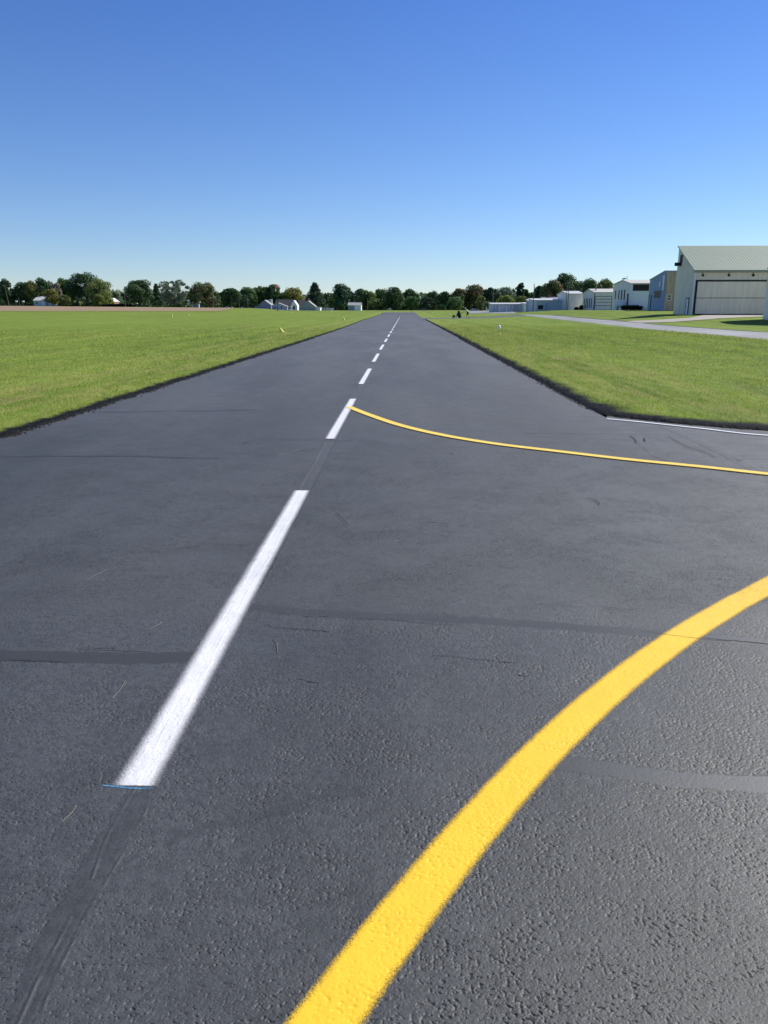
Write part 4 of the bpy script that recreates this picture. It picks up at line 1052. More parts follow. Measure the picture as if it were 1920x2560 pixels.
# --- houses beyond the left lawn
def wz(py, Y): return at(960, py, Y)[2]
Y = 395.
def X(px, Y=395.): return xat(px, Y)
zb = wz(775.5, Y)
# house 1: gable to the camera
root, e0, e1, loc = building('house', 'blue grey gabled house with pale lit roof left of the windsock pole', 'house', 392., 402., [(X(647), wz(766, Y) - zb), (X(665), wz(751, Y) - zb), (X(680.5), wz(763, Y) - zb)], zb, M['blue_siding'], M['grey_roof'], 'y', .3, .15)
front_panel(root, 'lean_to', M['green_siding'], loc[0][0] - 1.6, loc[0][0], 0, 1.9, e0 + 2, .8)
MB().box(loc[2][0] - .2, loc[2][0] + .12, e0 - .05, e0 + .2, 0, loc[2][1]).build('corner_trim', M['white'], root)
MB().box(loc[1][0] + 1.0, loc[1][0] + 2.2, 3, 5, 3.5, loc[1][1] + .7).build('dormer', M['pale_siding'], root)
# house 2: low pale wing
zb = wz(776, 388)
root, e0, e1, loc = building('house', 'low pale blue house wing with lit roof and dark window behind the windsock pole', 'house', 386., 391.5, [(X(681, 388), wz(764, 388) - zb), (X(697, 388), wz(757.5, 388) - zb), (X(717, 388), wz(765.5, 388) - zb)], zb, M['pale_siding'], M['grey_roof'], 'y', .3, .12)
c0 = (X(681, 388) + X(717, 388)) / 2
wn = front_panel(root, 'window', M['glass'], X(704, 388) - c0, X(707.5, 388) - c0, 1.0, 2.0, e0, .05)
front_panel(root, 'garage_door', M['blue_siding'], X(685, 388) - c0, X(693, 388) - c0, .05, 1.9, e0, .05)
MB().box(loc[2][0], loc[2][0] + 2.6, e0, e0 + 4, loc[2][1] - .25, loc[2][1] - .1).tube([(loc[2][0] + 2.4, e0 + .2, 0), (loc[2][0] + 2.4, e0 + .2, loc[2][1] - .2)], .07, 6).build('carport', M['white'], root)
# house 3: long dark roof with steep white gable
zb = wz(776, 400)
root, e0, e1, loc = building('house', 'house with long charcoal roof and steep white gable', 'house', X(688, 404), X(737, 404), [(404., wz(764.5, 404) - zb), (410., wz(749.5, 410) - zb), (416., wz(764.5, 404) - zb)], zb, M['pale_siding'], M['shingle'], 'x', .4, .15)
wing = MB().prism([(e1 - 1.4, -.3), (e1 - 1.4, wz(764, 400) - zb), (e1 + .3, wz(751, 400) - zb), (e1 + 2.0, wz(764, 400) - zb), (e1 + 2.0, -.3)], -11, -4, 'y').build('gable_wing', M['white'], root)
MB().box(e1 - .3, e1 + .9, -11.06, -10.95, .6, 2.2).build('window', M['glass'], wing)
# house 4: dark roof between
root, e0, e1, loc = building('house', 'house with low charcoal roof between the white gable and the grey green gable', 'house', X(744, 404), X(772, 404), [(406., wz(765, 404) - zb), (412., wz(750, 410) - zb), (418., wz(765, 404) - zb)], zb, M['blue_siding'], M['shingle'], 'x', .3, .15)
MB().box(e1 - 1.3, e1 - .6, -.4, .4, loc[1][1] - .5, loc[1][1] + .9).build('chimney', M['brick'], root)
# house 5
Y5 = 385.; zb = wz(777.3, Y5)
root, e0, e1, loc = building('garage', 'grey green gabled garage with lit grey roof and white right side wall', 'garage', 383., 391., [(X(754.5, Y5), wz(765.5, Y5) - zb), (X(771.5, Y5), wz(752.5, Y5) - zb), (X(789.5, Y5), wz(767, Y5) - zb)], zb, M['green_siding'], M['grey_roof'], 'y', .35, .12)
c5 = (X(754.5, Y5) + X(789.5, Y5)) / 2
MB().box(loc[2][0] - .01, loc[2][0] + 2.3, e0 + .6, e1, -.3, loc[2][1] - .15).build('white_side_wall', M['white'], root)
MB().prism([(loc[2][0] - .3, loc[2][1] - .14), (loc[2][0] + 2.5, loc[2][1] - .3), (loc[2][0] + 2.5, loc[2][1] - .12), (loc[2][0] - .3, loc[2][1] + .1)], e0 + .5, e1, 'y').build('side_roof', M['grey_roof'], root)
wn = front_panel(root, 'window', M['glass'], X(770, Y5) - c5, X(775, Y5) - c5, 1.2, 2.2, e0, .05)
frame(root, 'window_frame', M['white'], X(770, Y5) - c5, X(775, Y5) - c5, 1.2, 2.2, e0 - .03, .12, .06, parent=wn)
# garage with white door
Y6 = 380.; zb = wz(777, Y6)
root, e0, e1, loc = building('garage', 'small garage with white lit front and white door right of the tall dark trees', 'garage', X(886, Y6), X(902.5, Y6), [(Y6, wz(764, Y6) - zb), (Y6 + 4, wz(757, Y6 + 4) - zb), (Y6 + 8, wz(764, Y6) - zb)], zb, M['white'], M['grey_roof'], 'x', .2, .12)
MB().box(e0 - 3.1, e0 - .02, -3.9, 4, -.3, loc[0][1] + .1).build('side_wing', M['green_siding'], root)
MB().prism([(-4.2, loc[0][1] + .02), (0, loc[1][1] + .02), (4.2, loc[0][1] + .02), (4.2, loc[0][1] + .15), (0, loc[1][1] + .2), (-4.2, loc[0][1] + .15)], e0 - 3.3, e0 - .22, 'x').build('wing_roof', M['grey_roof'], root)
front_panel(root, 'garage_door', M['globe'], e0 + .2, e0 + 2.1, .05, 2.1, loc[0][0], .05)
frame(root, 'door_frame', M['pale_siding'], e0 + .2, e0 + 2.1, .05, 2.1, loc[0][0], .1, .06, bottom=False)
# far left houses
Yq = 430.; zb = wz(764, Yq)
root, e0, e1, loc = building('house', 'blue house with bright white roof half hidden by trees at far left', 'house', xat(86, Yq), xat(116, Yq), [(Yq, wz(751, Yq) - zb), (Yq + 5, wz(741, Yq + 5) - zb), (Yq + 10, wz(751, Yq) - zb)], zb, M['lightblue_clad'], M['white_roof'], 'x', .3, .15)
front_panel(root, 'garage_door', M['white'], e1 - 2.5, e1 - .4, 0, 2.1, loc[0][0], .05)
front_panel(root, 'window', M['glass'], e0 + 1.0, e0 + 2.2, 1, 2, loc[0][0], .05)
MB().box(e1, e1 + 3.0, -3, 3, -.3, 1.9).build('side_wing', M['whitish_clad'], root)
Yq = 430.; zb = wz(764, Yq)
root, e0, e1, loc = building('house', 'small reddish house with white gable trim behind the long dark hedge', 'house', Yq, Yq + 8, [(xat(270, Yq), wz(755, Yq) - zb), (xat(276, Yq), wz(746, Yq) - zb), (xat(286, Yq), wz(754, Yq) - zb)], zb, M['brick'], M['white_roof'], 'y', .3, .2)
front_panel(root, 'window', M['glass'], -.6, .6, 1, 2.2, e0, .05)
# long hedge and wall
Yq = 398.
clump('hedge', 'long dark hedge along the road at left', 'hedge', xat(257, Yq), xat(337, Yq), Yq, wz(767.5, Yq), 1.7, 2.0, n_=5000, ls=.28)
fx0, fx1 = xat(804, 392), xat(835, 392); zb = wz(776.5, 392)
fn = empty('fence', ((fx0 + fx1) / 2, 392, zb)); tag(fn, 'pale board fence between the grey green garage and the tall dark tree', 'fence')
for k in range(3):
    a = (fx1 - fx0) * (k / 3 - .5); b = (fx1 - fx0) * ((k + 1) / 3 - .5)
    m = MB(); q = a
    while q < b - .1: m.box(q, q + .16, -.02, .02, 0, 1.35 - .05 * k); q += .2
    m.build('fence_panel', M['whitish_clad'], fn); MB().box(b - .12, b, -.06, -.021, -.1, 1.5).build('fence_post', M['pole'], fn)

# ------------------------------------------------------------------ trees
def tree(px0, px1, ptop, pbase, Yd, kind, shape, label, name='tree', dens=1.0, trunkfrac=.10, z=None):
    xc = xat((px0 + px1) / 2, Yd); W = (xat(px1, Yd) - xat(px0, Yd)); zb = wz(pbase, Yd) if z is None else z
    Ht = wz(ptop, Yd) - zb; root = empty(name, (xc, Yd, zb)); tag(root, label, 'shrub' if name == 'shrub' else 'tree', 'trees along the horizon')
    h0 = Ht * trunkfrac; ls = .34 if Ht > 8 else .24
    C = []; O = []; tips = []
    rx = W / 2 * 1.2
    def lobe(cx, cy, cz, r, n_, fl=.8):
        u = rng.normal(size=(n_, 3)); u /= np.linalg.norm(u, axis=1)[:, None]
        rad = r * (.45 + .55 * rng.random(n_) ** .5) * (1 + .22 * rng.normal(size=n_) * .5)
        C.append(np.array([cx, cy, cz]) + u * rad[:, None] * np.array([1, 1, fl])); O.append(u)
        tips.append((cx, cy, cz))
    if shape in ('round', 'wide', 'open', 'bush', 'tall'):
        nl = {'round': 26, 'wide': 30, 'open': 30, 'bush': 12, 'tall': 24}[shape]
        fl = .62 if shape in ('wide', 'open') else .8
        for i in range(nl):
            t = (i + random.random()) / nl                # height fraction within crown
            zc = h0 + (Ht - h0) * (.12 + .78 * t)
            env = math.sin(math.pi * min(.97, (.16 + .80 * t))) ** (.55 if shape != 'tall' else .8)
            if shape == 'bush': env = math.cos(t * 1.3) ** .6
            if shape == 'open': env = .45 + .75 * t if t < .7 else 1.0 - (t - .7) * 1.4
            a = i * 2.399 + random.random(); rr = rx * env * (.30 + .60 * random.random()) 
            if shape == 'open': rr = rx * env * (.35 + .5 * random.random())
            r = (.36 if shape != 'open' else .27) * min(rx, (Ht - h0) * .5) * (.55 + .95 * random.random())
            lobe(rr * math.cos(a) * 1.05, rr * math.sin(a) * .8, min(zc, Ht - r * fl * .85), r, int((130 if shape != 'open' else 95) * dens * (r / 1.5) ** 1.5) + 50, fl)
    elif shape in ('cone', 'cypress'):
        nl = 30
        for i in range(nl):
            t = i / nl; zc = h0 + (Ht - h0) * (t * .95 + .03)
            env = (1 - t) ** .75 if shape == 'cone' else math.sin(math.pi * (.12 + .8 * t)) ** .5
            a = i * 2.399; r = max(.5, rx * (.20 + .30 * (1 - t))) if shape == 'cone' else rx * .45
            rr = max(0, rx * env - r * .5) * (.75 + .35 * random.random())
            lobe(rr * math.cos(a), rr * math.sin(a), zc, r, int(85 * dens * max(1, r)) + 30, .6)
    C = np.concatenate(C); O = np.concatenate(O)
    keep = (C[:, 2] > h0 * .55) & (C[:, 2] < Ht * 1.02); C, O = C[keep], O[keep]
    leafmesh('crown', C, ls, LEAF[kind], parent=root, outward=O * np.array([1, 1, .9]))
    tr = MB(); r0 = max(.12, Ht * .026)
    top = Ht * (.78 if shape in ('cone', 'cypress', 'tall') else .5)
    tr.tube([(0, 0, -.3), (.05, 0, h0 * .6), (random.uniform(-.2, .2), 0, top * .6), (random.uniform(-.3, .3), 0, top)], [r0 * 1.35, r0, r0 * .75, r0 * .25], 7)
    for p in random.sample(tips, min(len(tips), 12)):
        zs = min(max(h0 * .9, p[2] * .45), top * .8)
        m_ = (p[0] * .45, p[1] * .45, zs + (p[2] - zs) * .6)
        tr.tube([(0, 0, zs), m_, (p[0] * .92, p[1] * .92, p[2])], [r0 * .5, r0 * .3, r0 * .08], 5)
    tr.build('trunk', M['bark'], root)
    return root
TREES = [
 (-30, 12, 702, 765, 440, 'deep', 'round', 'dark tree cut off by the left picture edge'),
 (4, 33, 696, 765, 432, 'dark', 'tall', 'dark narrow tree behind the leftmost power pole'),
 (28, 62, 722, 765, 450, 'deep', 'round', 'low dark tree right of the leftmost power pole'),
 (48, 82, 704, 765, 438, 'dark', 'round', 'dark tree above the dark end of the white roofed house'),
 (70, 102, 700, 765, 436, 'olive', 'round', 'olive crowned tree left of the tall green one above the white roof'),
 (94, 134, 694, 765, 440, 'dark', 'round', 'taller green tree right above the white house roof'),
 (116, 146, 722, 764, 410, 'yellow', 'round', 'bright yellow green young tree in front of the white roofed house'),
 (133, 162, 706, 764, 425, 'bare', 'tall', 'brownish half bare tree behind the bright young tree'),
 (143, 188, 694, 765, 445, 'mid', 'round', 'broad green tree left of the tallest far left tree'),
 (150, 178, 737, 765, 408, 'olive', 'round', 'small olive tree in front of the half bare one'),
 (185, 252, 680, 765, 440, 'dark', 'round', 'tallest dark tree of the far left wood'),
 (168, 210, 712, 765, 450, 'deep', 'round', 'dark tree at the left foot of the tallest far left tree'),
 (222, 282, 698, 766, 425, 'olive', 'round', 'big yellow green tree at the right end of the far left wood'),
 (236, 262, 735, 766, 412, 'yellow', 'round', 'small yellow green tree at the foot of the big yellow green tree'),
 (176, 240, 741, 765, 415, 'grey', 'bush', 'broad grey green shrub behind the yellow sign'),
 (272, 306, 727, 767, 455, 'grey', 'round', 'low greyish tree behind the small reddish house'),
 (312, 384, 697, 767, 420, 'dark', 'wide', 'large round dark tree right of the long dark hedge'),
 (380, 408, 708, 767, 450, 'deep', 'cone', 'dark conifer between the round tree and the open crowned tree'),
 (394, 478, 697, 769, 400, 'grey', 'open', 'open airy tree with its trunk and limbs showing'),
 (468, 545, 706, 769, 415, 'rust', 'round', 'dark tree with reddish brown top right of the airy tree'),
 (552, 600, 720, 770, 415, 'dark', 'round', 'lone dark tree above the parked silver cars'),
 (380, 402, 755, 768, 395, 'olive', 'bush', 'small round shrub beside the lamp pole'),
 (600, 642, 718, 772, 440, 'mid', 'round', 'green tree left of the gabled houses beside the short pole'),
 (634, 682, 714, 774, 450, 'mid', 'round', 'mid green tree directly behind the blue grey gabled house'),
 (662, 706, 711, 775, 440, 'dark', 'round', 'dark green tree behind the windsock'),
 (582, 622, 735, 772, 430, 'deep', 'round', 'low dark tree right of the parked silver cars'),
 (702, 728, 730, 775, 460, 'mid', 'round', 'low green tree between the windsock tree and the yellowish tree'),
 (712, 762, 719, 775, 440, 'yellow', 'round', 'yellow green tree above the steep white gable'),
 (748, 770, 736, 775, 480, 'grey', 'round', 'small pale far tree left of the tall dark conifer'),
 (764, 812, 706, 777, 420, 'deep', 'cone', 'tall dark tree behind the grey green garage'),
 (808, 838, 730, 777, 440, 'dark', 'round', 'dark tree between the two tall dark trees'),
 (830, 874, 709, 777, 400, 'deep', 'tall', 'tall dark tree left of the small garage with the white door'),
 (866, 894, 727, 777, 450, 'deep', 'round', 'dark tree behind the small garage roof'),
 (886, 922, 722, 777, 470, 'dark', 'round', 'dark tree left of the olive tree by the lone pole'),
 (896, 944, 728, 777, 420, 'olive', 'round', 'olive tree behind the lone pole by the road'),
 (928, 972, 722, 777, 440, 'mid', 'round', 'green tree left of the tallest tree at the end of the runway'),
 (962, 1012, 718, 777, 420, 'dark', 'tall', 'tallest dark tree straight at the end of the runway'),
 (1004, 1046, 723, 777, 430, 'dark', 'round', 'dark tree right of the tallest one at the runway end'),
 (1012, 1046, 740, 777, 400, 'mid', 'round', 'low green tree in front, right of the runway end'),
 (1038, 1092, 741, 777, 405, 'deep', 'wide', 'low dark spreading tree behind the white and dark car'),
 (1064, 1100, 728, 777, 440, 'mid', 'round', 'rounded green tree above the low dark spreading tree'),
 (1094, 1132, 729, 777, 430, 'dark', 'round', 'dark green tree left of the brownish trees'),
 (1097, 1117, 761, 777, 390, 'dark', 'bush', 'small dark round shrub by the road left of the worker'),
 (1130, 1170, 722, 777, 430, 'rust', 'round', 'olive brown tree above the worker'),
 (1118, 1162, 742, 777, 400, 'mid', 'round', 'low green tree right behind the worker and his machine'),
 (1160, 1216, 712, 777, 435, 'rust', 'round', 'high brownish green tree above the silver pickup'),
 (1190, 1214, 738, 777, 395, 'olive', 'tall', 'pale olive tree right of the silver pickup'),
 (1204, 1246, 717, 777, 420, 'deep', 'round', 'dark tree left of the pole behind the stained shed'),
 (1210, 1232, 753, 777, 385, 'grey', 'bush', 'grey shrub at the left end of the stained shed'),
 (1236, 1284, 718, 777, 430, 'grey', 'round', 'grey green tree behind the stained shed'),
 (1244, 1288, 737, 777, 390, 'yellow', 'round', 'yellow green tree rising over the stained shed roof'),
 (1276, 1298, 714, 777, 440, 'grey', 'open', 'thin airy tree left of the dark columnar one'),
 (1291, 1308, 707, 777, 420, 'deep', 'cypress', 'dark columnar tree above the right end of the stained shed'),
 (1302, 1322, 720, 777, 430, 'dark', 'round', 'dark tree just right of the columnar one'),
 (1282, 1322, 740, 777, 395, 'olive', 'round', 'olive tree below the dark columnar one'),
 (1318, 1340, 731, 777, 450, 'dark', 'round', 'low dark tree behind the single pole by the light blue shed'),
 (1332, 1366, 712, 777, 420, 'dark', 'round', 'dark green tree just right of the single pole'),
 (1356, 1408, 701, 777, 400, 'rust', 'round', 'brown green rounded tree above the light blue shed'),
 (1378, 1440, 684, 777, 415, 'dark', 'round', 'tallest dark tree behind the twin poles'),
 (1442, 1500, 697, 777, 400, 'dark', 'round', 'dark tree above the plain white shed'),
 (1488, 1534, 698, 777, 410, 'olive', 'round', 'olive topped tree above the pale grey hangar'),
 (-150, -60, 690, 765, 430, 'dark', 'round', 'dark tree beyond the left picture edge'),
]
for t in TREES:
    tree(*t, name='shrub' if t[6] == 'bush' else 'tree')
# far woods that close the horizon behind the single trees
for nm, lb, pa, pb, Yt, hh, cnt, mt in (('thicket', 'dark undergrowth filling the foot of the far left wood', -60, 300, 462, 4.2, 9000, 'deep'), ('thicket', 'dark undergrowth behind the houses and at the end of the runway', 560, 1330, 470, 5.0, 26000, 'deep')):
    C = []; a_, b_ = xat(pa, Yt), xat(pb, Yt); zb = wz(766 if pa < 0 else 776.5, Yt)
    for i in range(cnt):
        x = random.uniform(a_, b_); h = hh * (1 + .45 * mnoise.noise(Vector((x * .12, pa, 0))) + .2 * mnoise.noise(Vector((x * .6, pa, 2))))
        C.append((x, Yt + random.uniform(-4, 4), zb - .5 + (h + .5) * random.random()))
    o = leafmesh(nm, np.array(C), .45, LEAF[mt]); tag(o, lb, 'undergrowth', kind='stuff')
C = []
for i in range(70000):
    x = random.uniform(-420, 330); yy = random.uniform(515, 560)
    h = 10.5 + 3.5 * mnoise.noise(Vector((x * .06, 0, 0))) + 2.0 * mnoise.noise(Vector((x * .3, yy * .1, 4)))
    if x < -80: h += 1.5
    C.append((x, yy, .5 + max(2, h) * random.random() ** .9 - .6))
leafmesh('distant_wood', np.array(C), .8, LEAF['dark']); tag(bpy.data.objects['distant_wood'], 'dark far wood along the whole horizon', 'woodland', kind='stuff')

# ------------------------------------------------------------------ poles, wires
def pole(px, ptop, pbase, Yd, label, arm=True, lean=0.0, lamp=False, r=.14):
    p = at(px, pbase, Yd); ztop = at(px, ptop, Yd)[2] - p[2]
    root = empty('utility_pole' if not lamp else 'lamp_pole', p); tag(root, label, 'pole')
    MB().tube([(0, 0, -.4), (lean, 0, ztop)], [r, r * .65], 8).build('shaft', M['pole'], root)
    if arm:
        MB().box(lean - 1.1, lean + 1.1, -.06, .06, ztop - .75, ztop - .62).build('crossarm', M['pole'], root)
        for k in (-.95, -.35, .35, .95): MB().lathe([(.05, 0), (.06, .08), (.03, .16)], (lean + k, 0, ztop - .62), 6).build('insulator', M['whitish_clad'], root)
    if lamp:
        MB().tube([(0, 0, ztop - .1), (-.1, 0, ztop + .2), (.5, 0, ztop + .3)], [.05] * 3, 6).build('lamp_arm', M['rusty'], root)
        MB().box(.2, .9, -.15, .15, ztop + .12, ztop + .26).build('lamp_head', M['globe'], root)
    return root
pole(23, 711, 764, 388, 'leaning power pole nearest the left edge, in front of dark trees', lean=-1.2)
pole(49, 742, 764, 389, 'short dark post between the leftmost pole and the house', arm=False, r=.1)
pole(314, 724, 767, 388, 'thin power pole left of the large round dark tree', arm=False)
pole(324, 741, 760, 400, 'short post with a yellow green light beside the long hedge', arm=False, r=.08)
pole(408, 729, 768, 392, 'lamp pole left of the airy tree', arm=False, lamp=True)
pole(534, 724, 770, 390, 'pale power pole right of the reddish topped tree', arm=False, r=.16)
pole(598, 745, 771, 388, 'short pole beside the parked silver cars', arm=False)
pole(620, 738, 772, 385, 'pale wooden pole left of the gabled houses', arm=False)
pole(919, 745, 777, 372, 'dark lone pole beside the small garage at the runway end', arm=False)
pole(1231.5, 722, 778, 262, 'grey pole behind the left end of the stained shed', arm=False)
pole(1206, 752, 778, 300, 'thin pole right of the silver pickup', arm=False, r=.1)
pole(1332.5, 709, 778.5, 207, 'tall dark pole in front of the light blue shed', arm=False, r=.13)
pole(1414.5, 701, 778.5, 200, 'left pole of the pair beside the plain white shed', arm=False, r=.12)
pole(1418.8, 698, 778, 203, 'right pole of the pair beside the plain white shed', arm=False, r=.12)
def cable(pts, r, label):
    P = []
    for a, b in zip(pts, pts[1:]):
        for k in range(10):
            t = k / 10; P.append(tuple(a[i] + (b[i] - a[i]) * t - (1.0 * 4 * t * (1 - t) if i == 2 else 0) for i in range(3)))
    P.append(pts[-1]); o = MB().tube(P, [r] * len(P), 4).build('power_line', M['wire']); tag(o, label, 'cable', 'overhead lines by the left road')
cable([at(-60, 729, 386), at(19, 729, 386), at(314, 738, 386), at(534, 742, 386), at(620, 745, 384)], .035, 'upper overhead line strung along the road at left')
cable([at(-60, 734, 387), at(20, 733, 387), at(314, 742, 387), at(534, 747, 387), at(620, 750, 385)], .035, 'lower overhead line strung along the road at left')

# windsock
p = at(694.5, 776.5, 300); ws = empty('windsock', p); tag(ws, 'limp faded orange and white windsock on a tall dark pole', 'windsock'); zt = at(694.5, 716, 300)[2] - p[2]
MB().tube([(0, 0, -.3), (0, 0, zt)], [.12, .07], 8).build('pole', M['trim_dark'], ws)
MB().tube([(0, 0, zt), (-.25, 0, zt), (-.5, 0, zt - .05)], [.04] * 3, 6).build('bracket', M['rusty'], ws)
MB().tube([(-.35, 0, zt + .5), (-.30, 0, zt - .2), (-.45, 0, zt - .9)], [.40, .34, .28], 10).build('sock', M['orange'], ws)
MB().tube([(-.46, 0, zt - .9), (-.58, 0, zt - 1.5), (-.62, 0, zt - 1.9)], [.27, .2, .12], 10).build('sock_tip', M['globe'], ws)

# runway edge markers
def edge_light(px, pbase, label, Yd=None, sc_=1.0, group='runway edge markers'):
    x, y = gt(px, pbase) if Yd is None else (xat(px, Yd), Yd)
    zb = float(tz(x, y)) + .03; r = empty('edge_light', (x, y, zb)); tag(r, label, 'runway light', group)
    MB().lathe([(.16, 0), (.17, .02), (.10, .04)], seg=12).build('base_plate', M['yellow'], r)
    MB().lathe([(.018, .02), (.018, .30)], seg=8).build('stem', M['rusty'], r)
    MB().lathe([(.03, .23), (.07, .26), (.095, .32), (.095, .40), (.06, .47), (.02, .50)], seg=12).build('globe', M['globe'], r, True)
    r.scale = (sc_ * 1.15,) * 3; return r
def cone(px, pbase, label, h=.35, tilt=.25, group='yellow cone markers on the left lawn'):
    x, y = gt(px, pbase); zb = float(tz(x, y)) + .03
    r = empty('cone_marker', (x, y, zb)); tag(r, label, 'marker cone', group); r.rotation_euler = (0, -tilt, 0)
    MB().lathe([(.16, 0), (.15, .02), (.12, .03), (.10, h * .6), (.06, h)], seg=12).build('cone', M['yellow'], r)
    MB().box(-.14, .14, -.14, .14, -.02, .012).build('foot', M['yellow'], r); return r
edge_light(1247, 836, 'white globe runway light on the right grass island, nearest one')
edge_light(1124, 794, 'small white runway light left of the worker and his machine', sc_=1.3)
edge_light(828, 779.5, 'small white runway light in front of the pale board fence', Yd=240, sc_=1.3)
edge_light(948, 790, 'tiny runway light on the left lawn near the runway end', Yd=180)
edge_light(1080, 785, 'tiny runway light on the far right grass strip', Yd=200)
cone(706, 833, 'yellow tilted cone marker on the left lawn, nearest one', .36, .5)
cone(860, 801, 'yellow cone marker near the left runway edge, second from the camera', .5, .3)
cone(430, 793.5, 'tall yellow marker post standing out in the left lawn', .8, .0)
cone(473, 789.5, 'small pale marker right of the tall yellow post on the left lawn', .4, .5)
cone(730, 784.5, 'small yellow marker on the lawn in front of the houses', .45, .5)
cone(353, 778, 'tiny pale marker at the edge of the soil field', .6, .2)
# yellow road sign
p = at(200.5, 764, 392); r = empty('road_sign', p); tag(r, 'yellow warning sign by the road in front of the far left wood', 'road sign')
MB().tube([(0, 0, -.2), (0, 0, 1.6)], .05, 6).build('post', M['yellow'], r)
MB().poly([(0, -.06, 1.1), (.55, -.06, 1.65), (0, -.06, 2.2), (-.55, -.06, 1.65)]).build('sign_plate', M['yellow'], r)
r.children[-1].modifiers.new('thick', 'SOLIDIFY').thickness = .02
for px, lb in ((42, 'left white roadside box at far left under the dark trees'), (59, 'right white roadside box at far left under the dark trees')):
    p = at(px, 764, 392); r = empty('mailbox', p); tag(r, lb, 'mailbox')
    MB().tube([(0, 0, -.2), (0, 0, 1.7)], .05, 6).build('post', M['pole'], r)
    MB().box(-.5, .5, -.3, .3, 1.7, 2.35).build('box', M['white'], r, bevel=.08)

# ------------------------------------------------------------------ vehicles
def vehicle(px0, px1, pbase, Yd, paintm, kind, label, face=1):
    x0, x1 = xat(px0, Yd), xat(px1, Yd); L = x1 - x0; zb = wz(pbase, Yd)
    root = empty('parked_car' if kind == 'car' else 'pickup_truck', ((x0 + x1) / 2, Yd, zb)); tag(root, label, 'car' if kind == 'car' else 'pickup')
    k = L / 4.6; f = face
    prof = {'car': [(-2.3, .35), (-2.28, .8), (-1.9, .95), (-1.35, 1.0), (-.85, 1.42), (.55, 1.45), (1.25, 1.0), (2.1, .88), (2.3, .6), (2.28, .35)],
            'pickup': [(-2.3, .45), (-2.3, 1.05), (-.75, 1.07), (-.7, 1.72), (.5, 1.74), (1.05, 1.15), (2.1, 1.05), (2.3, .75), (2.28, .45)]}[kind]
    MB().prism([(a * k * f, z * k) for a, z in prof], -.85 * k, .85 * k, 'y').build('body', paintm, root, bevel=.05)
    gl = {'car': [(-1.2, 1.02), (-.8, 1.36), (.5, 1.38), (1.08, 1.02)], 'pickup': [(-.6, 1.15), (-.58, 1.62), (.45, 1.64), (.85, 1.18)]}[kind]
    MB().prism([(a * k * f, z * k) for a, z in gl], -.87 * k, .87 * k, 'y').build('side_windows', M['glass'], root)
    for a in (-1.45, 1.4):
        for sd in (-.8, .8):
            w = MB().tube([(a * k * f, (sd - .1) * k, .33 * k), (a * k * f, (sd + .1) * k, .33 * k)], .34 * k, 14).build('wheel', M['black'], root)
            MB().tube([(a * k * f, (sd - .12) * k, .33 * k), (a * k * f, (sd + .12) * k, .33 * k)], .18 * k, 10).build('rim', M['rusty'], w)
    MB().box(2.25 * k * f - .04, 2.25 * k * f + .06, -.7 * k, -.4 * k, .7 * k, .82 * k).build('headlight', M['globe'], root)
    MB().box(2.25 * k * f - .04, 2.25 * k * f + .06, .4 * k, .7 * k, .7 * k, .82 * k).build('headlight', M['globe'], root)
    return root
vehicle(1174, 1196, 779.3, 300, M['car_silver'], 'pickup', 'silver pickup parked by the road behind the worker', -1)
vehicle(1197, 1207, 778, 345, M['car_blue'], 'car', 'dark car right behind the silver pickup', -1)
vehicle(1050, 1069, 776.5, 375, M['car_blue'], 'car', 'dark car with pale front on the road right of the runway end', 1)
vehicle(968, 979, 775, 378, M['car_white'], 'pickup', 'small white pickup under the trees at the runway end', 1)
vehicle(560, 574, 771.5, 405, M['car_silver'], 'car', 'silver car under the lone dark tree, left of the white one', 1)
vehicle(573, 586, 772.5, 400, M['car_white'], 'car', 'white car under the lone dark tree, right of the silver one', 1)
vehicle(596, 610, 772.5, 395, M['car_silver'], 'car', 'silver car beside the short pole left of the houses', -1)
vehicle(718, 730, 776.5, 380, M['car_white'], 'car', 'white car under the carport of the pale blue wing', 1)
vehicle(492, 508, 771, 405, M['car_blue'], 'car', 'dark car under the tree with the reddish top', 1)
# white round tank left of the reddish topped tree
p = at(477, 760, 420); r = empty('storage_tank', p); tag(r, 'white round tank between the airy tree and the reddish topped tree', 'tank')
MB().lathe([(1.2, 0), (1.3, .1), (1.3, 1.6), (.9, 2.2), (.2, 2.5)], seg=16).build('shell', M['white'], r, True)
MB().box(-4.5, -1.35, -.8, .8, 1.7, 2.2).build('pipe_rack', M['whitish_clad'], r)
p = at(492, 770, 400); r = empty('bus_shelter', p); tag(r, 'small pale shelter left of the dark car under the reddish topped tree', 'shelter')
MB().box(-1.3, -1.2, -.8, .8, 0, 2.0).box(1.2, 1.3, -.8, .8, 0, 2.0).box(-1.2, 1.2, .7, .8, 0, 2.0).build('wall', M['pale_siding'], r)
MB().box(-1.5, 1.5, -1, 1, 2.0, 2.12).build('roof', M['grey_roof'], r)
# white garden frame near stained shed
p = at(1219, 778, 300); r = empty('swing_frame', p); tag(r, 'small white upright frame left of the stained shed', 'frame')
MB().tube([(-.55, 0, 0), (-.55, 0, 1.5)], .09, 6).tube([(.55, 0, 0), (.55, 0, 1.5)], .09, 6).tube([(-.55, 0, .7), (.55, 0, .7)], .07, 6).build('frame', M['white'], r)
MB().box(-.4, .4, -.3, .3, .1, .5).build('seat', M['white'], r)

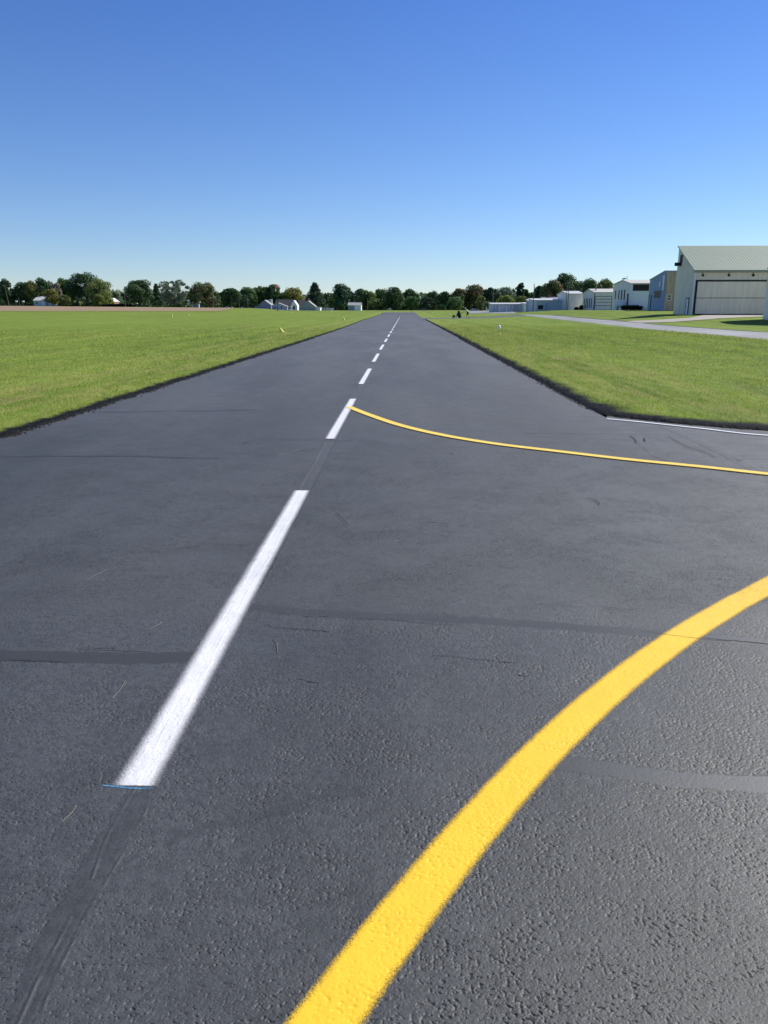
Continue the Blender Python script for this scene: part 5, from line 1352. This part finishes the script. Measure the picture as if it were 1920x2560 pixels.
# ------------------------------------------------------------------ worker with machine
def skin(name, verts, edges, radii, mat, parent, root_i=0, sub=1):
    me = bpy.data.meshes.new(name); me.from_pydata(verts, edges, []); me.update()
    o = link(name, me, mat, parent)
    sk = o.modifiers.new('skin', 'SKIN'); sk.use_smooth_shade = True
    for i, r in enumerate(radii):
        d = me.skin_vertices[0].data[i]; d.radius = (r, r) if not isinstance(r, tuple) else r; d.use_root = (i == root_i)
    sb = o.modifiers.new('sub', 'SUBSURF'); sb.levels = sub; sb.render_levels = sub
    return o
wx, wy = gt(1169, 795.3); wzz = float(tz(wx, wy)) + .03
pr = empty('person', (wx, wy, wzz)); tag(pr, 'worker in yellow green shirt, dark shorts and pale cap bending forward to push a machine', 'person')
# faces -x; leaning forward, mid-stride
J = {'pel': (0, 0, .98), 'sp': (-.12, 0, 1.18), 'ch': (-.27, 0, 1.40), 'nk': (-.36, 0, 1.53), 'hd': (-.46, 0, 1.64), 'ht': (-.50, 0, 1.76),
     'sL': (-.27, -.19, 1.43), 'eL': (-.45, -.24, 1.18), 'wL': (-.68, -.22, 1.05), 'sR': (-.27, .19, 1.43), 'eR': (-.43, .25, 1.18), 'wR': (-.66, .22, 1.05),
     'hL': (.0, -.10, .93), 'kL': (-.20, -.11, .50), 'aL': (-.12, -.11, .09), 'tL': (-.32, -.12, .04), 'hR': (.0, .10, .93), 'kR': (.06, .11, .50), 'aR': (.30, .11, .12), 'tR': (.14, .12, .04)}
names = list(J); idx = {k: i for i, k in enumerate(names)}
ed = [('pel', 'sp'), ('sp', 'ch'), ('ch', 'nk'), ('nk', 'hd'), ('hd', 'ht'), ('ch', 'sL'), ('sL', 'eL'), ('eL', 'wL'), ('ch', 'sR'), ('sR', 'eR'), ('eR', 'wR'),
      ('pel', 'hL'), ('hL', 'kL'), ('kL', 'aL'), ('aL', 'tL'), ('pel', 'hR'), ('hR', 'kR'), ('kR', 'aR'), ('aR', 'tR')]
rad = {'pel': .14, 'sp': .13, 'ch': .15, 'nk': .06, 'hd': .095, 'ht': .08, 'sL': .065, 'eL': .045, 'wL': .032, 'sR': .065, 'eR': .045, 'wR': .032,
       'hL': .09, 'kL': .065, 'aL': .045, 'tL': .035, 'hR': .09, 'kR': .065, 'aR': .045, 'tR': .035}
V = [J[k] for k in names]; E = [(idx[a], idx[b]) for a, b in ed]; Rr = [rad[k] for k in names]
# fingers closed round the handle
for hd, sy in (('wL', -1), ('wR', 1)):
    w_ = Vector(J[hd]); palm = w_ + Vector((-.07, 0, -.02)); V.append(tuple(palm)); Rr.append(.034); pi = len(V) - 1; E.append((idx[hd], pi))
    for q, ln in zip((-.03, -.01, .01, .03), (.06, .07, .065, .05)):
        a = palm + Vector((-.045, q, .012)); b = a + Vector((-.01, 0, -ln * .6)); V.append(tuple(a)); Rr.append(.010); V.append(tuple(b)); Rr.append(.008)
        E.append((pi, len(V) - 2)); E.append((len(V) - 2, len(V) - 1))
    a = palm + Vector((.0, -sy * .045, -.03)); V.append(tuple(a)); Rr.append(.011); E.append((pi, len(V) - 1))
body = skin('body', V, E, Rr, M['skin'], pr)
def sub_skin(name, keys, scale, mat, extra=0, start=None):
    ks = keys; V = [J[k] for k in ks]; ix = {k: i for i, k in enumerate(ks)}
    E = [(ix[a], ix[b]) for a, b in ed if a in ix and b in ix]
    return skin(name, V, E, [rad[k] * scale + extra for k in ks], mat, pr)
sub_skin('shirt', ['pel', 'sp', 'ch', 'sL', 'sR', 'eL', 'eR'], 1.12, M['hivis'], .05)
sub_skin('shorts', ['pel', 'hL', 'kL', 'hR', 'kR'], 1.10, M['trousers'], .018)
MB().lathe([(.108, 0), (.11, .04), (.095, .09), (.05, .125), (.01, .135)], (-.50, 0, 1.70), 12).box(-.70, -.56, -.08, .08, 1.705, 1.72).build('cap', M['cap'], pr)
MB().lathe([(.012, -.012), (.018, 0), (.012, .012)], (-.565, -.035, 1.665), 6).lathe([(.012, -.012), (.018, 0), (.012, .012)], (-.565, .035, 1.665), 6).build('eye', M['trousers'], pr)
for sx0, sy in ((-.34, -.115), (.12, .115)):
    MB().quadbox([(sx0, sy - .05, .0), (sx0 + .28, sy - .05, .0), (sx0 + .28, sy + .05, .0), (sx0, sy + .05, .0), (sx0 + .03, sy - .045, .07), (sx0 + .27, sy - .045, .13), (sx0 + .27, sy + .045, .13), (sx0 + .03, sy + .045, .07)]).build('shoe', M['cap'], pr)
mc = empty('striping_machine', (wx, wy, wzz)); tag(mc, 'dark walk behind machine on wheels pushed by the worker', 'machine')
MB().quadbox([(-2.0, -.28, .32), (-1.25, -.28, .32), (-1.25, .28, .32), (-2.0, .28, .32), (-1.95, -.24, .85), (-1.35, -.24, 1.0), (-1.35, .24, 1.0), (-1.95, .24, .85)]).build('housing', M['machine'], mc, bevel=.04)
MB().lathe([(.2, 0), (.22, .05), (.22, .3), (.15, .36)], (-1.62, 0, .9), 14).build('engine', M['machine'], mc)
MB().box(-2.75, -1.9, -.22, .22, .2, .32).box(-2.7, -2.3, -.2, .2, .32, .5).build('deck', M['machine'], mc)
for sy in (-.26, .26):
    MB().tube([(-1.35, sy, .6), (-1.05, sy, .95), (-.74, sy, 1.04)], .03, 6).build('handle_bar', M['machine'], mc)
    w = MB().tube([(-1.45, sy * 1.35 - .06, .28), (-1.45, sy * 1.35 + .06, .28)], .29, 16).build('wheel', M['black'], mc)
MB().tube([(-.74, -.3, 1.04), (-.74, .3, 1.04)], .022, 6).build('grip', M['black'], mc)
MB().tube([(-2.6, -.06, .16), (-2.6, .06, .16)], .16, 12).build('wheel', M['black'], mc)

# ------------------------------------------------------------------ light
SUN_EL, SUN_AZ = R(38), R(58)            # azimuth measured from the runway direction (+y) towards +x
w = bpy.data.worlds.new('World'); sc.world = w; w.use_nodes = True; nt = w.node_tree; nt.nodes.clear(); n = N(nt)
sky = n('ShaderNodeTexSky', sky_type='NISHITA'); sky.sun_disc = False; sky.sun_elevation = SUN_EL; sky.sun_rotation = SUN_AZ
sky.altitude = 300; sky.air_density = 1.0; sky.dust_density = 0.0; sky.ozone_density = 5.0
dirz = n('ShaderNodeSeparateXYZ', {0: n('ShaderNodeTexCoord').outputs['Generated']}).outputs[2]
tint = n.mix(n.ramp(dirz, .0, .35, smooth=False), rgb(1.0, 1.04, 1.16), rgb(.60, .82, 1.26))
skc = n('ShaderNodeVectorMath', {0: sky.outputs[0], 1: tint}, operation='MULTIPLY').outputs[0]
bg = n('ShaderNodeBackground', {'Color': skc, 'Strength': .075}); n('ShaderNodeOutputWorld', {'Surface': bg.outputs[0]})
sl = bpy.data.lights.new('sun', 'SUN'); sl.energy = 4.8; sl.angle = R(.53); sl.color = (1.0, .955, .88)
so = bpy.data.objects.new('sun', sl); COL.objects.link(so)
dv = Vector((math.sin(SUN_AZ) * math.cos(SUN_EL), math.cos(SUN_AZ) * math.cos(SUN_EL), math.sin(SUN_EL)))
so.rotation_euler = dv.to_track_quat('Z', 'Y').to_euler(); so.location = dv * 50
sc.cycles.use_denoising = True; sc.cycles.max_bounces = 5; sc.cycles.transparent_max_bounces = 8
